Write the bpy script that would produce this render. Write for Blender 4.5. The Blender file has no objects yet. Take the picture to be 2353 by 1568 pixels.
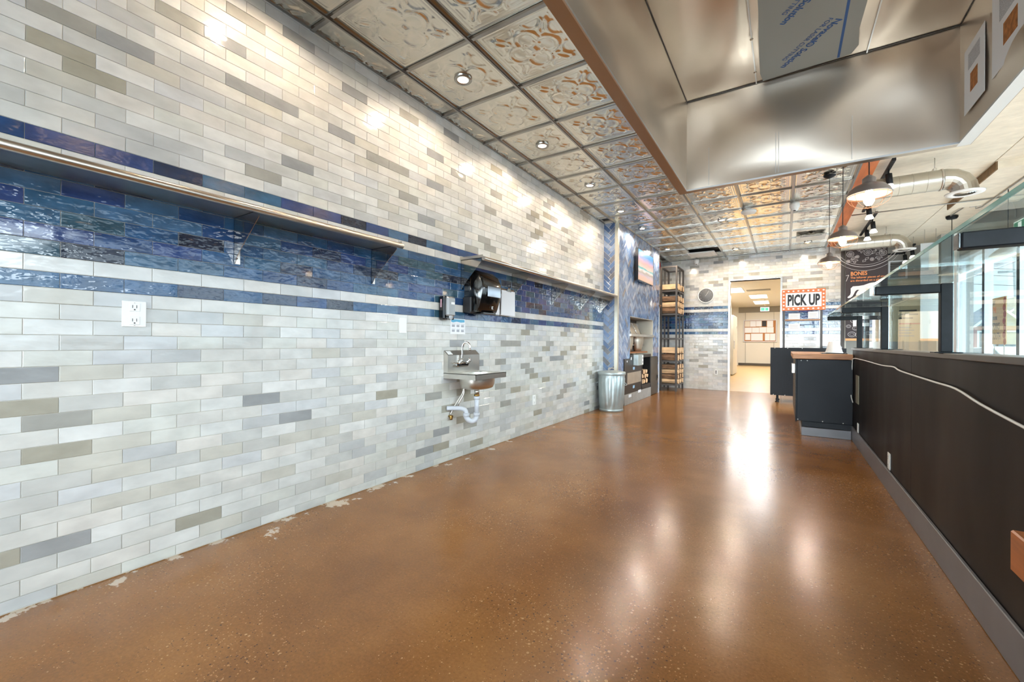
import bpy, math, random
from mathutils import Vector, Matrix
random.seed(7)
PI=math.pi
D=bpy.data; SC=bpy.context.scene
COL=SC.collection

# ---------------------------------------------------------------- camera
CAM=Vector((2.554,0.0,1.081)); F_PX=970.15; YAW=.57358; PIT=.00218; ROL=.00745
F=Vector((-math.sin(YAW)*math.cos(PIT),math.cos(YAW)*math.cos(PIT),math.sin(PIT)))
R=Vector((math.cos(YAW),math.sin(YAW),0)); U=R.cross(F)
R2=R*math.cos(ROL)+U*math.sin(ROL); U2=-R*math.sin(ROL)+U*math.cos(ROL)
cd=D.cameras.new('camera'); cam=D.objects.new('camera',cd); COL.objects.link(cam)
cd.sensor_width=36; cd.lens=F_PX/2353*36; cd.clip_start=.02; cd.clip_end=400
cam.matrix_world=Matrix(((R2.x,U2.x,-F.x,CAM.x),(R2.y,U2.y,-F.y,CAM.y),(R2.z,U2.z,-F.z,CAM.z),(0,0,0,1)))
SC.camera=cam
# ---------------------------------------------------------------- exposure, world, lights
SC.view_settings.view_transform='Standard'; SC.view_settings.look='None'
SC.view_settings.exposure=0.44; SC.view_settings.gamma=1; SC.view_settings.use_curve_mapping=False
W=D.worlds.new('sky'); SC.world=W; W.use_nodes=True
bg=W.node_tree.nodes['Background']; bg.inputs[0].default_value=(.80,.90,1.0,1); bg.inputs[1].default_value=2.0
def lamp(name,kind,loc,energy,col,target=None,**kw):
    l=D.lights.new(name,kind); l.energy=energy; l.color=col
    for k,v in kw.items(): setattr(l,k,v)
    o=D.objects.new(name,l); COL.objects.link(o); o.location=loc
    if target is not None: o.rotation_euler=(Vector(target)-Vector(loc)).to_track_quat('-Z','Y').to_euler()
    return o
# overcast daylight: a broad soft sun from the street side
lamp('overcast_sun','SUN',(12,1,9),14,(.88,.94,1),target=(2,3,0),angle=math.radians(75))
# unseen area lamps added outside the glass, standing in for window daylight
lamp('front_window_fill','AREA',(2.6,-3.5,1.55),66,(.86,.93,1),target=(1.6,9,1.1),spread=math.radians(60),shape='RECTANGLE',size=5.0,size_y=2.0)
lamp('street_window_fill','AREA',(5.9,2.4,1.45),40,(.84,.92,1),target=(2.4,3.0,1.15),shape='RECTANGLE',size=8.0,size_y=1.6)  # added fill along the street side, out of view

# ---------------------------------------------------------------- helpers
def lin(c):
    if max(c)>1.0: c=[x/255 for x in c]
    return tuple((x/12.92 if x<=.04045 else ((x+.055)/1.055)**2.4) for x in c)+(1,)
def mat(name,col,rough=.5,metal=0.0,noise=None,bump=None,emis=0,coat=0,spec=None,stretch=None,rnoise=None):
    """noise=(scale,amount) value mottling, bump=(scale,distance), stretch scales the coordinates"""
    m=D.materials.new(name); m.use_nodes=True; nt=m.node_tree; N=nt.nodes; Lk=nt.links
    b=N['Principled BSDF']; c=lin(col)
    b.inputs['Base Color'].default_value=c; b.inputs['Roughness'].default_value=rough; b.inputs['Metallic'].default_value=metal
    if coat: b.inputs['Coat Weight'].default_value=coat; b.inputs['Coat Roughness'].default_value=.05
    if spec is not None: b.inputs['Specular IOR Level'].default_value=spec
    if emis: b.inputs['Emission Color'].default_value=c; b.inputs['Emission Strength'].default_value=emis
    vec=None
    if noise or bump or rnoise:
        g=N.new('ShaderNodeNewGeometry'); mp=N.new('ShaderNodeMapping'); Lk.new(g.outputs['Position'],mp.inputs['Vector'])
        if stretch: mp.inputs['Scale'].default_value=stretch
        vec=mp.outputs['Vector']
    if noise:
        n=N.new('ShaderNodeTexNoise'); n.inputs['Scale'].default_value=noise[0]; n.inputs['Detail'].default_value=4; Lk.new(vec,n.inputs['Vector'])
        mr=N.new('ShaderNodeMapRange'); mr.inputs['From Min'].default_value=.1; mr.inputs['From Max'].default_value=.9
        mr.inputs['To Min'].default_value=1-noise[1]*1.9; mr.inputs['To Max'].default_value=1+noise[1]*1.9; Lk.new(n.outputs['Fac'],mr.inputs['Value'])
        vm=N.new('ShaderNodeVectorMath'); vm.operation='SCALE'; vm.inputs[0].default_value=c[:3]; Lk.new(mr.outputs[0],vm.inputs['Scale'])
        Lk.new(vm.outputs[0],b.inputs['Base Color'])
    if rnoise:
        n=N.new('ShaderNodeTexNoise'); n.inputs['Scale'].default_value=rnoise[0]; n.inputs['Detail'].default_value=3; Lk.new(vec,n.inputs['Vector'])
        mr=N.new('ShaderNodeMapRange'); mr.inputs['From Min'].default_value=.1; mr.inputs['From Max'].default_value=.9
        mr.inputs['To Min'].default_value=max(.02,rough-rnoise[1]*2); mr.inputs['To Max'].default_value=rough+rnoise[1]*2; Lk.new(n.outputs['Fac'],mr.inputs['Value'])
        Lk.new(mr.outputs[0],b.inputs['Roughness'])
    if bump:
        n=N.new('ShaderNodeTexNoise'); n.inputs['Scale'].default_value=bump[0]; n.inputs['Detail'].default_value=bump[2] if len(bump)>2 else 2; Lk.new(vec,n.inputs['Vector'])
        bp=N.new('ShaderNodeBump'); bp.inputs['Strength'].default_value=1; bp.inputs['Distance'].default_value=bump[1]; Lk.new(n.outputs['Fac'],bp.inputs['Height'])
        Lk.new(bp.outputs[0],b.inputs['Normal'])
    return m
def glassmat(name,tint=(.9,.97,.96),refl=1.0,rough=0.0):
    m=D.materials.new(name); m.use_nodes=True; nt=m.node_tree; N=nt.nodes; Lk=nt.links
    N.remove(N['Principled BSDF']); out=N['Material Output']
    t=N.new('ShaderNodeBsdfTransparent'); t.inputs[0].default_value=tint+(1,)
    g=N.new('ShaderNodeBsdfGlossy'); g.inputs['Roughness'].default_value=rough; g.inputs[0].default_value=(refl,refl,refl,1)
    lw=N.new('ShaderNodeLayerWeight'); lw.inputs[0].default_value=.5          # Schlick reflectance, the same from both sides
    pw=N.new('ShaderNodeMath'); pw.operation='POWER'; pw.inputs[1].default_value=5; Lk.new(lw.outputs['Facing'],pw.inputs[0])
    fr=N.new('ShaderNodeMath'); fr.operation='MULTIPLY_ADD'; fr.inputs[1].default_value=.90; fr.inputs[2].default_value=.035; Lk.new(pw.outputs[0],fr.inputs[0])
    mx=N.new('ShaderNodeMixShader'); Lk.new(fr.outputs[0],mx.inputs[0]); Lk.new(t.outputs[0],mx.inputs[1]); Lk.new(g.outputs[0],mx.inputs[2]); Lk.new(mx.outputs[0],out.inputs[0])
    return m
class MB:
    def __init__(s): s.v=[]; s.f=[]; s.m=[]; s.sm=[]
    def add(s,vs,fs,mi=0,smooth=False):
        b=len(s.v); s.v+=[tuple(v) for v in vs]
        for f in fs: s.f.append([b+i for i in f]); s.m.append(mi); s.sm.append(smooth)
        return s
    def box(s,x0,x1,y0,y1,z0,z1,mi=0):
        return s.add([(x0,y0,z0),(x1,y0,z0),(x1,y1,z0),(x0,y1,z0),(x0,y0,z1),(x1,y0,z1),(x1,y1,z1),(x0,y1,z1)],
              [(3,2,1,0),(4,5,6,7),(0,1,5,4),(1,2,6,5),(2,3,7,6),(3,0,4,7)],mi)
    def bbox(s,x0,x1,y0,y1,z0,z1,b=.004,mi=0):
        """chamfered box"""
        vs=[];X=(x0,x1);Y=(y0,y1);Z=(z0,z1);idx={}
        for i in (0,1):
            for j in (0,1):
                for k in (0,1):
                    sx,sy,sz=(1-2*i)*b,(1-2*j)*b,(1-2*k)*b
                    idx[i,j,k]=len(vs); vs+=[(X[i],Y[j]+sy,Z[k]+sz),(X[i]+sx,Y[j],Z[k]+sz),(X[i]+sx,Y[j]+sy,Z[k])]
        fs=[]
        def q(l,ax,flip): fs.append([idx[t]+ax for t in (l[::-1] if flip else l)])
        q([(0,0,0),(0,0,1),(0,1,1),(0,1,0)],0,0); q([(1,0,0),(1,0,1),(1,1,1),(1,1,0)],0,1)
        q([(0,0,0),(1,0,0),(1,0,1),(0,0,1)],1,0); q([(0,1,0),(1,1,0),(1,1,1),(0,1,1)],1,1)
        q([(0,0,0),(0,1,0),(1,1,0),(1,0,0)],2,0); q([(0,0,1),(0,1,1),(1,1,1),(1,0,1)],2,1)
        for a in (0,1):
            for c in (0,1):
                fs.append([idx[a,c,0]+0,idx[a,c,1]+0,idx[a,c,1]+1,idx[a,c,0]+1])
                fs.append([idx[a,0,c]+0,idx[a,1,c]+0,idx[a,1,c]+2,idx[a,0,c]+2])
                fs.append([idx[0,a,c]+1,idx[1,a,c]+1,idx[1,a,c]+2,idx[0,a,c]+2])
        for t in idx.values(): fs.append([t,t+1,t+2])
        return s.add(vs,fs,mi)
    def tube(s,pts,r,n=10,mi=0,cap=True,smooth=True):
        pts=[Vector(p) for p in pts]; rs=r if isinstance(r,(list,tuple)) else [r]*len(pts)
        rings=[];up=None;vs=[];fs=[]
        for i,p in enumerate(pts):
            t=((pts[min(i+1,len(pts)-1)]-p).normalized()+(p-pts[max(i-1,0)]).normalized())
            if t.length<1e-6: t=Vector((0,0,1))
            t.normalize()
            if up is None: up=Vector((0,0,1)) if abs(t.z)<.9 else Vector((1,0,0))
            a=t.cross(up).normalized(); up=a.cross(t).normalized()
            vs+=[p+(a*math.cos(2*PI*k/n)+up*math.sin(2*PI*k/n))*rs[i] for k in range(n)]
        for i in range(len(pts)-1):
            for k in range(n): fs.append((i*n+k,i*n+(k+1)%n,(i+1)*n+(k+1)%n,(i+1)*n+k))
        s.add(vs,fs,mi,smooth)
        if cap:
            b=len(s.v)-len(vs); s.f.append([b+k for k in range(n)][::-1]); s.f.append([b+(len(pts)-1)*n+k for k in range(n)]); s.m+=[mi,mi]; s.sm+=[False,False]
        return s
    def lathe(s,prof,o=(0,0,0),axis='Z',n=24,mi=0,smooth=True):
        vs=[];fs=[];o=Vector(o)
        for r,h in prof:
            for k in range(n):
                a=2*PI*k/n; c,d=r*math.cos(a),r*math.sin(a)
                vs.append(o+Vector({'Z':(c,d,h),'X':(h,c,d),'Y':(d,h,c)}[axis]))
        for i in range(len(prof)-1):
            for k in range(n): fs.append((i*n+k,i*n+(k+1)%n,(i+1)*n+(k+1)%n,(i+1)*n+k))
        return s.add(vs,fs,mi,smooth)
    def prism(s,poly,fn,mi=0):
        """poly 2D; fn(u,v,w) -> 3D with w 0/1"""
        n=len(poly); vs=[fn(u,v,0) for u,v in poly]+[fn(u,v,1) for u,v in poly]
        fs=[list(range(n))[::-1],list(range(n,2*n))]+[(i,(i+1)%n,n+(i+1)%n,n+i) for i in range(n)]
        return s.add(vs,fs,mi)
    def mesh(s,name,mats):
        me=D.meshes.new(name); me.from_pydata(s.v,[],s.f)
        for m in (mats if isinstance(mats,(list,tuple)) else [mats]): me.materials.append(m)
        me.polygons.foreach_set('material_index',s.m); me.polygons.foreach_set('use_smooth',s.sm); me.update()
        return me
def obj(name,mb,mats,parent=None,loc=None,label=None,kind=None):
    me=mb if isinstance(mb,bpy.types.Mesh) else mb.mesh(name,mats)
    o=D.objects.new(name,me); COL.objects.link(o)
    if loc is not None: o.location=loc
    if parent is not None: o.parent=parent
    if label: o['label']=label
    if kind: o['kind']=kind
    return o
def tag(o,label,cat,group=None,kind=None):
    o['label']=label; o['category']=cat
    if group: o['group']=group
    if kind: o['kind']=kind
    return o
def thing(name,label,cat,loc=(0,0,0),group=None,kind=None,rz=0):
    o=D.objects.new(name,None); o.empty_display_size=.05; COL.objects.link(o); o.location=loc; o.rotation_euler=(0,0,rz)
    return tag(o,label,cat,group,kind)
def dup(o,parent=None,loc=None):
    c=o.copy(); COL.objects.link(c)
    if parent is not None: c.parent=parent
    if loc is not None: c.location=loc
    for ch in o.children: dup(ch,c)
    return c
def local(o,mb,name,mats,label=None,kind=None):
    """mesh given in world coordinates, parented to an empty at o.location"""
    l=o.location; mb.v=[(v[0]-l.x,v[1]-l.y,v[2]-l.z) for v in mb.v]
    return obj(name,mb,mats,o,label=label,kind=kind)
def text(body,size,org,xd,nrm,m,parent,name='lettering',ext=.0008,sx=1,off=0,align='LEFT',label=None):
    c=D.curves.new(name,'FONT'); c.body=body; c.size=size; c.extrude=ext; c.offset=off; c.align_x=align; c.resolution_u=3
    t=D.objects.new('tmp',c); COL.objects.link(t); dg=bpy.context.evaluated_depsgraph_get(); dg.update()
    me=D.meshes.new_from_object(t.evaluated_get(dg)); D.objects.remove(t)
    me.name=name; me.materials.clear(); me.materials.append(m)
    xd=Vector(xd).normalized(); nrm=Vector(nrm).normalized(); yd=nrm.cross(xd)
    M=Matrix(((xd.x*sx,yd.x,nrm.x,org[0]),(xd.y*sx,yd.y,nrm.y,org[1]),(xd.z*sx,yd.z,nrm.z,org[2]),(0,0,0,1)))
    if parent is not None: M=Matrix.Translation(-(parent.location if parent.parent is None else parent.parent.location))@M
    me.transform(M); o=D.objects.new(name,me); COL.objects.link(o)
    if parent is not None: o.parent=parent
    if label: o['label']=label
    return o

# ---------------------------------------------------------------- materials
grout=mat('grout',(214,206,192),.85,bump=(300,.0003))
WH=[mat('zellige_white_%d'%i,c,.13,noise=(13,.11),bump=(26,.0017,2),coat=.3,stretch=(1,.55,1)) for i,c in enumerate([(213,212,208),(206,206,202),(204,202,196),(210,206,199),(198,199,199),(204,204,197),(192,192,188)])]
GM=[mat('zellige_mid_%d'%i,c,.12,noise=(11,.11),bump=(26,.0018,2),coat=.3,stretch=(1,.55,1)) for i,c in enumerate([(192,191,186),(187,188,187),(194,191,181)])]
GD=[mat('zellige_grey_%d'%i,c,.11,noise=(11,.12),bump=(26,.0020,2),coat=.3,stretch=(1,.55,1)) for i,c in enumerate([(160,158,151),(152,153,153),(162,157,143)])]
BL=[mat('zellige_blue_%d'%i,c,.05,noise=(14,.28),bump=(30,.0040,2),coat=.6,stretch=(1,.55,1)) for i,c in enumerate([(36,68,112),(42,80,118),(54,92,122),(32,50,78),(46,68,116),(66,100,132),(30,38,56),(48,80,96)])]
HB=[mat('herring_blue_%d'%i,c,.14,noise=(18,.18),bump=(26,.0018,2),coat=.4) for i,c in enumerate([(96,120,158),(112,134,168),(84,106,142),(128,146,174),(98,108,130),(146,158,180),(118,116,120)])]
TILE=WH+GM+GD+BL+HB
iW,iM,iD,iB,iH=0,len(WH),len(WH)+len(GM),len(WH)+len(GM)+len(GD),len(WH)+len(GM)+len(GD)+len(BL)
steel=mat('brushed_steel',(204,196,184),.33,1,noise=(40,.04),rnoise=(60,.02),stretch=(1,.05,1))
mirror=mat('bracket_steel',(214,206,196),.10,1,noise=(6,.05))
steel2=mat('satin_steel',(206,202,194),.34,1,noise=(6,.08))
chrome=mat('chrome',(225,225,225),.08,1)
tin=mat('tin_plate',(240,235,222),.20,1,noise=(3,.10),bump=(160,.00006,2))
tinbar=mat('tin_bar',(168,166,163),.26,1,noise=(5,.06))
hoodm=mat('hood_steel',(218,206,192),.34,1,noise=(2.2,.06),bump=(2.0,.010,0),rnoise=(3,.025))
hoodf=mat('hood_flange',(178,166,152),.3,1)
hoodr=mat('hood_rim',(214,216,218),.32,1)
black=mat('black_laminate',(34,34,36),.32,noise=(3,.15),bump=(60,.0004),rnoise=(4,.02))
blackw=mat('black_wall_panel',(26,22,21),.45,spec=.15,noise=(2.2,.14),rnoise=(2,.06),stretch=(1,1,.4))
blackm=mat('black_metal',(26,28,32),.5,noise=(30,.25),spec=.25)
blackp=mat('black_plastic',(14,13,13),.16,coat=.4)
darkg=mat('dark_grey_frame',(78,73,70),.45,.2)
greyt=mat('grey_toe_kick',(118,118,122),.35,.2,noise=(5,.1))
white=mat('white_plastic',(235,235,232),.35)
paper=mat('paper',(236,236,238),.8)
wood=mat('counter_wood',(178,120,72),.4,noise=(6,.25),stretch=(1,12,12))
orangew=mat('orange_beam_wood',(206,112,54),.45,noise=(5,.22),stretch=(4,.4,4))
barkm=mat('bark',(128,98,74),.9,noise=(30,.45),bump=(55,.02,4),stretch=(.25,1,1))
splitm=mat('split_wood',(222,186,144),.75,noise=(30,.22),bump=(60,.004,3),stretch=(.2,1,1))
endm=mat('cut_wood_end',(214,178,138),.8,noise=(40,.18),bump=(80,.003,3))
galv=mat('galvanised',(176,186,186),.42,.65,noise=(9,.10),rnoise=(12,.08))
spiral=mat('spiral_duct_steel',(196,192,182),.34,1,noise=(6,.07))
slab=mat('wood_wool_ceiling_board',(240,231,212),.85,noise=(14,.07),bump=(40,.003,4),stretch=(.6,1,1))
slabd=mat('ceiling_board_brown_edge',(128,104,74),.85,noise=(12,.2))
wallg=mat('grey_painted_wall',(160,158,154),.7,noise=(4,.04))
framew=mat('window_frame_white',(222,226,232),.4)
glassw=glassmat('window_glass',(.93,.97,.98)); glasss=glassmat('sneeze_guard_glass',(.90,.965,.96))
edgeg=mat('glass_edge_teal',(70,168,168),.1,coat=.5)
lens=mat('lamp_lens',(255,236,206),emis=14); bulbm=mat('filament_bulb_glow',(255,222,170),emis=12)
panelglow=mat('ceiling_light_diffuser',(255,246,226),emis=3)
lampm=mat('lamp_enamel_dark',(124,116,112),.34,.6); lampi=mat('lamp_enamel_inside',(240,216,204),.45); cage=mat('cage_wire',(190,150,120),.35,.8)
cord=mat('black_cord',(24,24,24),.5); wcord=mat('white_cord',(225,225,222),.5)
orange=mat('sign_orange',(226,128,76),.6); signw=mat('sign_white',(240,240,238),.6); ink=mat('sign_ink',(52,52,54),.7,noise=(220,.5))
chalkb=mat('banner_black',(56,48,50),.7); chalkw=mat('chalk_white',(225,222,222),.8); chalko=mat('banner_orange_print',(236,150,90),.7)
brass=mat('brass',(176,140,80),.3,1); pvc=mat('grey_pvc',(192,194,200),.4)
beige=mat('beige_panel',(214,198,160),.6,noise=(20,.05)); kraft=mat('kraft_sign',(206,178,132),.7,noise=(20,.1))
red=mat('red_enamel',(196,52,44),.35); green=mat('exit_green',(40,140,110),.5,emis=.5); exitw=mat('exit_white',(235,245,238),.5,emis=.8)
clockf=mat('clock_face_grey',(120,122,124),.8,spec=.1); film=mat('protective_film',(150,152,148),.45); filmb=mat('film_blue_print',(52,92,150),.6)
bluep=mat('notice_blue',(104,180,214),.7); greyink=mat('small_print_grey',(168,170,176),.8)

# floor: polished brown aggregate concrete with paint spills along the wall
def floormat():
    m=D.materials.new('polished_brown_concrete'); m.use_nodes=True; nt=m.node_tree; N=nt.nodes; Lk=nt.links; b=N['Principled BSDF']; b.inputs['Specular IOR Level'].default_value=.42
    g=N.new('ShaderNodeNewGeometry'); P=g.outputs['Position']
    def noise(sc,det=4,rough=.5):
        n=N.new('ShaderNodeTexNoise'); n.inputs['Scale'].default_value=sc; n.inputs['Detail'].default_value=det; n.inputs['Roughness'].default_value=rough; Lk.new(P,n.inputs['Vector']); return n.outputs['Fac']
    def ramp(fac,stops):
        r=N.new('ShaderNodeValToRGB'); e=r.color_ramp.elements
        while len(e)<len(stops): e.new(.5)
        for el,(p,c) in zip(e,stops): el.position=p; el.color=c
        Lk.new(fac,r.inputs[0]); return r.outputs[0]
    def mix(fac,a,c):
        x=N.new('ShaderNodeMix'); x.data_type='RGBA'
        if isinstance(fac,float): x.inputs[0].default_value=fac
        else: Lk.new(fac,x.inputs[0])
        for s,v in ((x.inputs[6],a),(x.inputs[7],c)):
            if isinstance(v,tuple): s.default_value=v
            else: Lk.new(v,s)
        return x.outputs[2]
    base=ramp(noise(1.3,5,.6),[(.3,lin((126,82,40))),(.5,lin((144,96,47))),(.72,lin((162,112,58)))])
    fine=ramp(noise(90,4,.7),[(.3,(.82,.82,.82,1)),(.7,(1.16,1.16,1.16,1))])
    mm=N.new('ShaderNodeMix'); mm.data_type='RGBA'; mm.blend_type='MULTIPLY'; mm.inputs[0].default_value=1; Lk.new(base,mm.inputs[6]); Lk.new(fine,mm.inputs[7]); c=mm.outputs[2]
    def specks(sc,thr,colr,c,seed):
        v=N.new('ShaderNodeTexVoronoi'); v.inputs['Scale'].default_value=sc
        mp=N.new('ShaderNodeMapping'); mp.inputs['Location'].default_value=(seed,seed*2,0); Lk.new(P,mp.inputs[0]); Lk.new(mp.outputs[0],v.inputs['Vector'])
        sp=N.new('ShaderNodeSeparateColor'); Lk.new(v.outputs['Color'],sp.inputs[0])
        # speck size varies by cell; only some cells carry one
        a=N.new('ShaderNodeMath'); a.operation='MULTIPLY'; Lk.new(sp.outputs[0],a.inputs[0]); a.inputs[1].default_value=thr
        big=noise(1.1,2); bb=N.new('ShaderNodeMapRange'); bb.inputs['From Min'].default_value=.35; bb.inputs['From Max'].default_value=.7; bb.inputs['To Min'].default_value=.25; bb.inputs['To Max'].default_value=1.25; Lk.new(big,bb.inputs['Value'])
        a2=N.new('ShaderNodeMath'); a2.operation='MULTIPLY'; Lk.new(a.outputs[0],a2.inputs[0]); Lk.new(bb.outputs[0],a2.inputs[1])
        l=N.new('ShaderNodeMath'); l.operation='LESS_THAN'; Lk.new(v.outputs['Distance'],l.inputs[0]); Lk.new(a2.outputs[0],l.inputs[1])
        k=N.new('ShaderNodeMath'); k.operation='GREATER_THAN'; Lk.new(sp.outputs[1],k.inputs[0]); k.inputs[1].default_value=.55
        q=N.new('ShaderNodeMath'); q.operation='MULTIPLY'; Lk.new(l.outputs[0],q.inputs[0]); Lk.new(k.outputs[0],q.inputs[1])
        q2=N.new('ShaderNodeMath'); q2.operation='MULTIPLY'; Lk.new(q.outputs[0],q2.inputs[0]); q2.inputs[1].default_value=.8
        return mix(q2.outputs[0],c,lin(colr))
    c=specks(120,.42,(200,146,92),c,3.1); c=specks(90,.36,(62,44,34),c,9.7); c=specks(55,.30,(206,158,104),c,5.5)
    # white paint spills close to the left wall
    sx=N.new('ShaderNodeSeparateXYZ'); Lk.new(P,sx.inputs[0])
    dr=N.new('ShaderNodeMapRange'); dr.inputs['From Min'].default_value=.0; dr.inputs['From Max'].default_value=.70; dr.inputs['To Min'].default_value=.13; dr.inputs['To Max'].default_value=-.22; Lk.new(sx.outputs[0],dr.inputs['Value'])
    yr=N.new('ShaderNodeMapRange'); yr.inputs['From Min'].default_value=6.0; yr.inputs['From Max'].default_value=2.2; yr.inputs['To Min'].default_value=-.12; yr.inputs['To Max'].default_value=.0; Lk.new(sx.outputs[1],yr.inputs['Value'])
    n1=noise(4.5,8,.66); s1=N.new('ShaderNodeMath'); s1.operation='ADD'; Lk.new(n1,s1.inputs[0]); Lk.new(dr.outputs[0],s1.inputs[1])
    s2=N.new('ShaderNodeMath'); s2.operation='ADD'; Lk.new(s1.outputs[0],s2.inputs[0]); Lk.new(yr.outputs[0],s2.inputs[1])
    sp=ramp(s2.outputs[0],[(.655,(0,0,0,1)),(.668,(1,1,1,1))])
    c=mix(sp,c,lin((206,186,164)))
    Lk.new(c,b.inputs['Base Color'])
    rr=N.new('ShaderNodeMapRange'); rr.inputs['From Min'].default_value=.1; rr.inputs['From Max'].default_value=.9; rr.inputs['To Min'].default_value=.18; rr.inputs['To Max'].default_value=.265; Lk.new(noise(2.4,4),rr.inputs['Value']); Lk.new(rr.outputs[0],b.inputs['Roughness'])
    bp=N.new('ShaderNodeBump'); bp.inputs['Distance'].default_value=.0006; Lk.new(noise(35,3),bp.inputs['Height']); Lk.new(bp.outputs[0],b.inputs['Normal'])
    return m
floorm=floormat()
warmlit_floor=mat('back_room_floor_warm_lit',(196,158,98),.3,noise=(3,.08))  # same concrete as the kitchen; warm lamp light painted in as yellow

# ---------------------------------------------------------------- floor, walls
H=3.07; YB=10.76; YS=6.77; XS=.24; R0=1.2911; RH=.0652; Y0=.457; TL=.2046
def struct(o,label,cat): return tag(o,label,cat,kind='structure')
struct(obj('floor',MB().box(-.2,3.3,-3.2,YB+.06,-.12,0),floorm),'polished brown concrete floor with light and dark aggregate specks','floor')
struct(obj('floor_back_room',MB().box(-1.2,3.6,YB+.06,24.2,-.12,0),warmlit_floor),'concrete floor through the back doorway, warm light painted in as yellow','floor')
struct(obj('floor_dining',MB().box(3.3,5.5,-3.2,12.4,-.12,0),mat('pale_bounce_floor',(214,208,196),.35,noise=(2,.06))),'unseen dining side floor behind the black counter wall, paled to bounce light','floor')  # unseen floor, made pale to throw light up at the dining ceiling
wl=struct(obj('wall_left',MB().box(-.2,-.0022,-3.1,YS,0,3.3),grout),'long left wall covered in grey white and blue glazed tiles','wall')
wb=thing('wall_back','back wall of grey white tiles with a blue band around the doorway','wall',kind='structure')
m=MB(); m.box(-.2,1.50,YB+.0022,YB+.16,0,3.3); m.box(2.475,3.50,YB+.0022,YB+.16,0,3.3); m.box(1.50,2.475,YB+.0022,YB+.16,2.50,3.3)
obj('backing',m,grout,wb)
ws=thing('wall_oven','side wall with blue herringbone tiles around the oven recess','wall',kind='structure')
m=MB()
# backing of the chimney breast with recess (Y 7.45..9.0, z .80..1.55) and lower oven opening (Y 7.09..9.37, z 0..)
bx=XS-.0022
m.box(-.2,bx,YS+.0022,7.10,0,3.3); m.box(-.2,bx,7.10,7.45,.80,3.3); m.box(-.2,bx,7.45,9.0,1.55,3.3); m.box(-.2,bx,9.0,9.52,.80,3.3); m.box(-.2,bx,9.40,9.52,0,.80)
m.box(-.2,-.12,7.10,9.40,0,1.6)
obj('backing',m,grout,ws)
struct(obj('wall_alcove',MB().box(-.2,-.0022,9.52,YB+.1,0,3.3),grout),'short tiled wall behind the firewood rack','wall')

# --- tiles
def tilemesh(poly,mi,t=.0022,back=-.001,jit=0.0):
    """poly: local 2D (u,v) counterclockwise, face towards +w. returns vs, fs"""
    n=len(poly); cx=sum(p[0] for p in poly)/n; cy=sum(p[1] for p in poly)/n
    def ring(inset,w):
        o=[]
        for i in range(n):
            a=Vector(poly[i-1]);p=Vector(poly[i]);c=Vector(poly[(i+1)%n])
            d1=(p-a).normalized();d2=(c-p).normalized(); n1=Vector((-d1.y,d1.x)); n2=Vector((-d2.y,d2.x)); s=n1+n2
            k=1+n1.dot(n2); q=p+s*(inset/max(k,.35)); o.append((q.x,q.y,w+jit))
        return o
    vs=ring(0,back)+ring(0,t-.0011)+ring(.0016,t)
    fs=[(i,(i+1)%n,n+(i+1)%n,n+i) for i in range(n)]+[(n+i,n+(i+1)%n,2*n+(i+1)%n,2*n+i) for i in range(n)]+[list(range(2*n,3*n))]
    return vs,fs
def clip(poly,u0,u1,v0,v1):
    for ax,val,sg in ((0,u0,1),(0,u1,-1),(1,v0,1),(1,v1,-1)):
        o=[]
        for i in range(len(poly)):
            a=poly[i-1];b=poly[i];da=(a[ax]-val)*sg;db=(b[ax]-val)*sg
            if da>=0: 
                if db<0: t=da/(da-db); o.append((a[0]+(b[0]-a[0])*t,a[1]+(b[1]-a[1])*t))
                else: o.append(b); continue
            elif db>=0:
                t=da/(da-db); o.append((a[0]+(b[0]-a[0])*t,a[1]+(b[1]-a[1])*t)); o.append(b)
        poly=o
        if len(poly)<3: return []
    q=[]
    for p in poly:
        if not q or (abs(p[0]-q[-1][0])+abs(p[1]-q[-1][1]))>.002: q.append(p)
    if len(q)>1 and abs(q[0][0]-q[-1][0])+abs(q[0][1]-q[-1][1])<.002: q.pop()
    if len(q)<3: return []
    ar=sum(q[i-1][0]*q[i][1]-q[i][0]*q[i-1][1] for i in range(len(q)))/2
    if abs(ar)<1.2e-4: return []
    return q if ar>0 else q[::-1]
def pix(P):
    d=Vector(P)-CAM; z=d.dot(F)
    if z<.05: return None
    return (1176.5+F_PX*d.dot(R2)/z, 784-F_PX*d.dot(U2)/z)
def shown(c3):
    """projected area (px) inside the frame"""
    ps=[pix(c) for c in c3]
    if any(p is None for p in ps): return 0
    cx=sum(p[0] for p in ps)/len(ps); cy=sum(p[1] for p in ps)/len(ps)
    if not(-40<cx<2393 and -30<cy<1598): return 0
    return abs(sum(ps[i-1][0]*ps[i][1]-ps[i][0]*ps[i-1][1] for i in range(len(ps))))/2
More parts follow.
